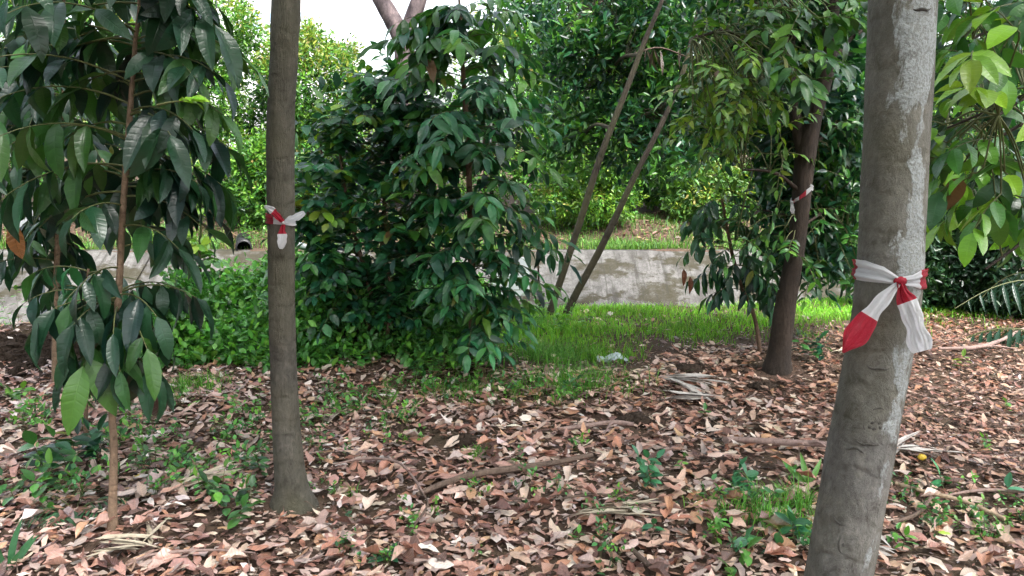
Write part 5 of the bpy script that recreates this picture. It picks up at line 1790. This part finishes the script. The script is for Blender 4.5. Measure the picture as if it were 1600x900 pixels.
seedling(210, 462, .45, 9, .07, 'loose tall weed against the concrete behind the front sapling', cols=FRESH, wts=(1, 1, 1), stems=9, spread=.16)
seedling(255, 450, .4, 9, .07, 'loose weed beside the pale sapling, before the concrete', cols=FRESH, wts=(1, 1, 1), stems=8, spread=.14)
seedling(395, 440, .4, 9, .07, 'loose weed below the black pipe end', cols=FRESH, wts=(1, 1, 1), stems=8, spread=.14)
seedling(135, 500, .35, 9, .06, 'loose weed between the two left stems before the concrete', cols=FRESH, wts=(1, 1, 1), stems=8, spread=.2)
seedling(60, 520, .4, 9, .06, 'upright weed sprigs before the sign post at left', cols=FRESH, wts=(1, 1, 1), stems=7, spread=.25)


def frond(c, a, rise, L_, n, lw, ll, mat_tint, root, g_=.8, side_drop=.3, path=None):
    path = path if path is not None else grow(c, np.array([math.cos(a), math.sin(a), rise]), L_, g_, 8, .02)
    g = Geo()
    tube(g, path, np.linspace(.006, .002, len(path)) * max(.5, L_ / .8), 6, 16, cap=False)
    st = g.obj('stalk', M['twig'], root)
    Q = resample(path, 60)
    D = norm(np.gradient(Q, axis=0))
    t = leaf_tpl(5, 1, lw, .7, .3, .4, 0, 0, 3)
    ms = tpl_mesh(('frond', lw), [t], M['leaf_o'], 'leaflet')
    for k in range(n):
        i = int((.18 + .8 * k / n) * 59)
        sd_ = norm(np.cross(D[i], [0, 0, 1.]))
        for s in (-1, 1):
            dv = norm(D[i] * .55 + sd_ * s + np.array([0, 0, -side_drop]) + rng.normal(0, .05, 3))
            put('leaflet', ms[0], st, Q[i], basis(dv, np.array([0, 0, 1.]) + D[i] * .3), ll * math.sin(math.pi * (.2 + .75 * k / n)) * rng.uniform(.9, 1.1), mat_tint * rng.uniform(.8, 1.2))


def palms():
    c = gnd(1625, 535)
    c[1] -= .3
    c[2] = float(H(c[0], c[1]))
    root = thing('young_palm', 'young palm with dark narrow leaflets at the right edge under the bright leaves', 'palm', c)
    for a, rise, L_ in ((172, 1.1, 1.0), (150, 1.0, .9), (205, .8, .7), (100, 1., .8), (20, 1., .8), (300, .9, .6)):
        frond(c, R(a), rise, L_, 11, .13, .3, np.array([.018, .055, .03]), root, 1.7, .8)
    for pts in (((1650, 520, 5.6), (1640, 455, 5.6), (1600, 438, 5.5), (1545, 452, 5.4), (1492, 482, 5.3)), ((1650, 520, 5.6), (1642, 440, 5.8), (1600, 425, 6.0), (1560, 440, 6.1), (1530, 470, 6.1))):
        frond(c, 0, 0, .9, 10, .12, .27, np.array([.016, .05, .03]), root, path=resample(np.array([at(*p) for p in pts]), 9), side_drop=.9)
    c = gnd(118, 800)
    root = thing('palm_seedling', 'feathery palm seedling left of the front sapling stem', 'palm', c)
    for a, rise, L_ in ((20, .8, .26), (160, .9, .28), (200, .7, .24), (340, .6, .25), (270, .9, .2), (100, .9, .24)):
        frond(c, R(a), rise, L_, 9, .11, .1, np.array([.035, .11, .04]), root, 1.2, .2)
    c = gnd(605, 640)
    root = thing('fern', 'small upright light green fern below the round leaved shrub', 'fern', c)
    for a, rise, L_ in ((90, 4, .24), (200, 2, .17), (330, 2, .17)):
        frond(c, R(a), rise, L_, 12, .28, .05, np.array([.11, .26, .04]), root, .3, .0)
    c = gnd(15, 893)
    root = thing('broad_grass', 'broad bladed green plant in the bottom left corner', 'plant', c, None)
    for a, rise, L_ in ((100, 3, .2), (40, 2., .15), (330, 1.5, .13), (20, 1.6, .16), (180, 2, .15)):
        d = np.array([math.cos(R(a)), math.sin(R(a)), rise])
        put('blade', tpl_mesh('blade', [leaf_tpl(6, 1, .17, .75, .3, .5, .0, 0, 2)], M['leaf_o'], 'blade')[0], root, c + [rng.normal(0, .01), 0, 0], basis(norm(d), np.array([-.2, -1, .3])), L_, (.03, .11, .04))
    c = gnd(1195, 768)
    root = thing('broad_grass', 'broad bladed sprout touching the left of the thick trunk', 'plant', gnd(1262, 760), None)
    c = gnd(1262, 760)
    for a, rise, L_ in ((100, 2, .17), (170, 1., .17), (20, 1.6, .16)):
        d = np.array([math.cos(R(a)), math.sin(R(a)), rise])
        put('blade', tpl_mesh('blade', [], M['leaf_o'], 'blade')[0], root, c, basis(norm(d), np.array([-.2, -1, .3])), L_, (.09, .24, .04))


palms()


# ------------------------------------------------------------------ small odd things
def fruit(u, v, r_, col, label):
    c = gnd(u, v, .03)
    th, ph = np.meshgrid(np.linspace(0, 2 * np.pi, 17), np.linspace(.02, np.pi - .02, 11))
    rr = r_ * (1 + .05 * np.sin(3 * th) * np.sin(2 * ph))
    rr[:, -1] = rr[:, 0]
    V = np.stack([rr * np.cos(ph) * 1.35, rr * np.sin(ph) * np.cos(th), rr * np.sin(ph) * np.sin(th)], -1) + c
    i, j = np.meshgrid(np.arange(10), np.arange(16), indexing='ij')
    q = np.stack([i * 17 + j, (i + 1) * 17 + j, (i + 1) * 17 + j + 1, i * 17 + j + 1], -1).reshape(-1, 4)
    o = Geo().add(V.reshape(-1, 3), q).obj('fruit', M['fruit'], base=c)
    solo(o, c, label, 'fruit')


fruit(1440, 723, .017, None, 'small yellow fruit on the litter right of the thick trunk')
for u, v, col, lb, s_ in ((217, 760, (.62, .42, .03), 'bright yellow fallen leaf right of the front sapling stem', .05), (150, 748, (.35, .42, .04), 'yellow green leaf left of the front sapling stem', .07), (1485, 851, (.35, .5, .05), 'lime green fallen leaf below the pale branch', .05), (672, 622, (.42, .22, .14), 'upright orange brown dead leaf below the shrubs', .14), (1225, 690, (.42, .33, .22), 'round tan fallen leaf above the pinkish branch', .09), (285, 885, (.45, .25, .2), 'large pink fallen leaf at the bottom left', .15), (1195, 880, (.33, .14, .09), 'rusty fallen leaf lying left of the thick trunk foot', .13), (1010, 545, (.3, .2, .12), 'brown leaf lying on the edge of the grass', .1)):
    c = gnd(u, v, .045)
    a = rng.uniform(0, 6.3)
    up_ = .8 if 'upright' in lb else .1
    o = put('fallen_leaf', tpl_mesh('dead', DEADT, M['dead_o'], 'fallen_leaf')[int(rng.integers(3))], None, c, basis(np.array([math.cos(a), math.sin(a), up_]), np.array([0, -.3 if up_ < .5 else -1, 1.])), s_, col)
    tag(o, lb, 'leaf', 'single coloured leaves')


def bag():
    c = gnd(957, 565)
    nx, ny = 26, 12
    x, y = np.meshgrid(np.linspace(-.11, .11, nx), np.linspace(-.06, .06, ny))
    z = .035 + .016 * np.sin(40 * x + 20 * y) + .014 * np.sin(90 * y - 30 * x) + .01 * rng.normal(0, 1, x.shape) * .5 - 1.6 * x * x
    x = x + .012 * np.sin(60 * y)
    y = y + .015 * np.sin(35 * x)
    i, j = np.meshgrid(np.arange(ny - 1), np.arange(nx - 1), indexing='ij')
    q = np.stack([i * nx + j, i * nx + j + 1, (i + 1) * nx + j + 1, (i + 1) * nx + j], -1).reshape(-1, 4)
    V = np.stack([x, y, z], -1).reshape(-1, 3) + c
    o = Geo().add(V, q).obj('plastic_film', M['film'], base=c)
    solo(o, c, 'crumpled clear plastic film lying at the grass edge', 'plastic')


bag()


def box_geo(g, c, s, rot=0., m=0, bev=.004):
    """a box with chamfered upright edges"""
    hx, hy, hz = np.asarray(s) / 2
    b_ = min(bev, hx * .4, hy * .4)
    pl = np.array([(-hx + b_, -hy), (hx - b_, -hy), (hx, -hy + b_), (hx, hy - b_), (hx - b_, hy), (-hx + b_, hy), (-hx, hy - b_), (-hx, -hy + b_)])
    cr, sr = math.cos(rot), math.sin(rot)
    pl = pl @ np.array([[cr, sr], [-sr, cr]])
    lo = np.column_stack([pl, np.full(8, -hz)]) + c
    hi = np.column_stack([pl, np.full(8, hz)]) + c
    k = np.arange(8)
    g.add(np.vstack([lo, hi]), np.stack([k, (k + 1) % 8, (k + 1) % 8 + 8, k + 8], -1), None, None, m)
    g.add(np.vstack([hi, hi.mean(0)]), np.stack([k, (k + 1) % 8, np.full(8, 8)], -1), None, None, m)
    g.add(np.vstack([lo, lo.mean(0)]), np.stack([(k + 1) % 8, k, np.full(8, 8)], -1), None, None, m)


def sign(u0, u1, v0, v1, Y_, label, post_u):
    p0, p1 = at(u0, v0, Y_), at(u1, v1, Y_)
    xb = at(post_u, v1, Y_)[0]
    c = np.array([xb, Y_, float(H(xb, Y_))])
    root = thing('sign_board', label, 'sign', c, 'white sign boards by the drain')
    g = Geo()
    mid = (p0 + p1) / 2
    box_geo(g, np.array([mid[0], Y_, mid[2]]), (abs(p1[0] - p0[0]), .02, abs(p0[2] - p1[2])))
    g.obj('board', M['white_paint'], root, smooth=False)
    g = Geo()
    top = p0[2] - .03
    box_geo(g, np.array([xb, Y_ + .036, (top + c[2] - .2) / 2]), (.06, .05, top - c[2] + .2))
    g.obj('post', M['grey_metal'], root, smooth=False)


sign(25, 77, 328, 388, 6.75, 'white sign board on grey post behind the saplings at left', 52)
sign(768, 827, 402, 462, 7.6, 'white board behind the lower right of the tall dark shrub', 800)


def white_pipe():
    g = Geo()
    p = np.array([at(452, 377, 7.0), at(500, 396, 7.25), at(560, 425, 7.5)])
    tube(g, p, [.03, .03, .03], 14, 12)
    p2 = np.array([at(480, 388, 7.15), at(480, 440, 7.15)])
    p2[1][2] = float(H(p2[1][0], 7.15)) - .1
    tube(g, p2, [.014, .014], 8, 4)
    p3 = np.array([at(556, 423, 7.48), at(556, 450, 7.48)])
    p3[1][2] = float(H(p3[1][0], 7.48)) - .1
    tube(g, p3, [.014, .014], 8, 4)
    c = np.array([p[1][0], p[1][1], float(H(p[1][0], p[1][1]))])
    o = g.obj('white_rail', M['white_paint'], base=c)
    solo(o, c, 'sloping white rail glimpsed through leaves right of the slim trunk', 'rail')


white_pipe()


def pipe():
    c = at(381, 386, 12.5)
    root = thing('drain_pipe', 'black pipe end poking from the far bank above the concrete', 'pipe', c)
    n = 24
    th = np.linspace(0, 2 * np.pi, n, endpoint=False)
    g = Geo()
    ax = norm(np.array([c[0], c[1], .3]))
    sx = norm(np.cross(ax, [0, 0, 1.]))
    sz = np.cross(sx, ax)
    ring = lambda r_, y: (r_ * np.cos(th))[:, None] * sx + (r_ * np.sin(th))[:, None] * sz + ax * y + c
    V = np.vstack([ring(.12, -.06), ring(.12, .9), ring(.1, -.06), ring(.1, .7)])
    k = np.arange(n)
    k1 = (k + 1) % n
    f = np.vstack([np.stack([k, k1, k1 + n, k + n], -1), np.stack([k + 2 * n, k1 + 2 * n, k1, k], -1), np.stack([k + 3 * n, k1 + 3 * n, k1 + 2 * n, k + 2 * n], -1)])
    g.add(V, f)
    g.add(np.vstack([ring(.1, .7), c + ax * .7]), np.stack([k, k1, np.full(n, n)], -1))
    g.obj('barrel', M['pipe'], root)
    g = Geo()
    V = np.vstack([ring(.128, -.07), ring(.128, .0), ring(.1, -.075)])
    g.add(V, np.vstack([np.stack([k, k1, k1 + n, k + n], -1), np.stack([k + 2 * n, k1 + 2 * n, k1, k], -1)]))
    g.obj('rim', M['pipe'], root)


pipe()


# ------------------------------------------------------------------ pale building beyond the hedge
def building():
    Y_ = 70.0
    xc = at(400, 100, Y_)[0]
    x1 = at(512, 100, Y_)[0]
    c = np.array([xc, Y_, float(H(xc, Y_))])
    root = thing('building', 'white building with pale windows beyond the hedge beside the slim trunk', 'building', c)
    g = Geo()
    ztop = at(480, -60, Y_)[2]
    z55 = at(480, 55, Y_)[2]
    x0 = at(300, 100, Y_)[0]
    box_geo(g, np.array([(x0 + x1) / 2, Y_ + 5, (ztop + c[2]) / 2]), (x1 - x0, 10, ztop - c[2]), bev=.05)
    g.obj('wall', M['render'], root, smooth=False)
    g = Geo()
    box_geo(g, np.array([(x0 + x1) / 2, Y_ + 5, ztop + .15]), (x1 - x0 + .8, 10.8, .3), bev=.05)
    g.obj('roof', M['roof'], root, smooth=False)
    for u in (400, 424, 446, 470, 486):
        for v0, v1 in ((-40, -12), (20, 34), (37, 49)):
            a, b_ = at(u - 5, v0, Y_ - .02), at(u + 5, v1, Y_ - .02)
            g = Geo()
            box_geo(g, np.array([(a[0] + b_[0]) / 2, Y_ - .03, (a[2] + b_[2]) / 2]), (b_[0] - a[0] + .16, .1, a[2] - b_[2] + .16))
            wf = g.obj('window', M['frame'], root, smooth=False)
            mx = (a[0] + b_[0]) / 2
            for xa, xb in ((a[0], mx - .03), (mx + .03, b_[0])):
                g = Geo()
                box_geo(g, np.array([(xa + xb) / 2, Y_ - .06, (a[2] + b_[2]) / 2]), (xb - xa, .06, a[2] - b_[2]))
                g.obj('pane', M['glass'], wf, smooth=False)
    # low wing with a pitched roof
    g = Geo()
    xw0, xw1 = x1 - 3, x1 + 3.2
    zw = at(480, 66, Y_ - 6)[2]
    zr = at(480, 52, Y_ - 6)[2]
    V = np.array([[xw0, Y_ - 6, c[2]], [xw1, Y_ - 6, c[2]], [xw1, Y_ - 6, zw], [xw0, Y_ - 6, zw], [xw0, Y_ - .1, c[2]], [xw1, Y_ - .1, c[2]], [xw1, Y_ - .1, zw], [xw0, Y_ - .1, zw]])
    g.add(V, [[0, 1, 2, 3], [1, 5, 6, 2], [4, 0, 3, 7]])
    g.obj('wing_wall', M['render'], root, smooth=False)
    g = Geo()
    V = np.array([[xw0 - .2, Y_ - 6.3, zw], [xw1 + .2, Y_ - 6.3, zw], [xw1 + .2, Y_ - .15, zr + .4], [xw0 - .2, Y_ - .15, zr + .4], [xw0 - .2, Y_ - 6.3, zw - .15], [xw1 + .2, Y_ - 6.3, zw - .15]])
    g.add(V, [[0, 1, 2, 3], [4, 5, 1, 0]])
    g.obj('wing_roof', M['roof'], root, smooth=False)


building()
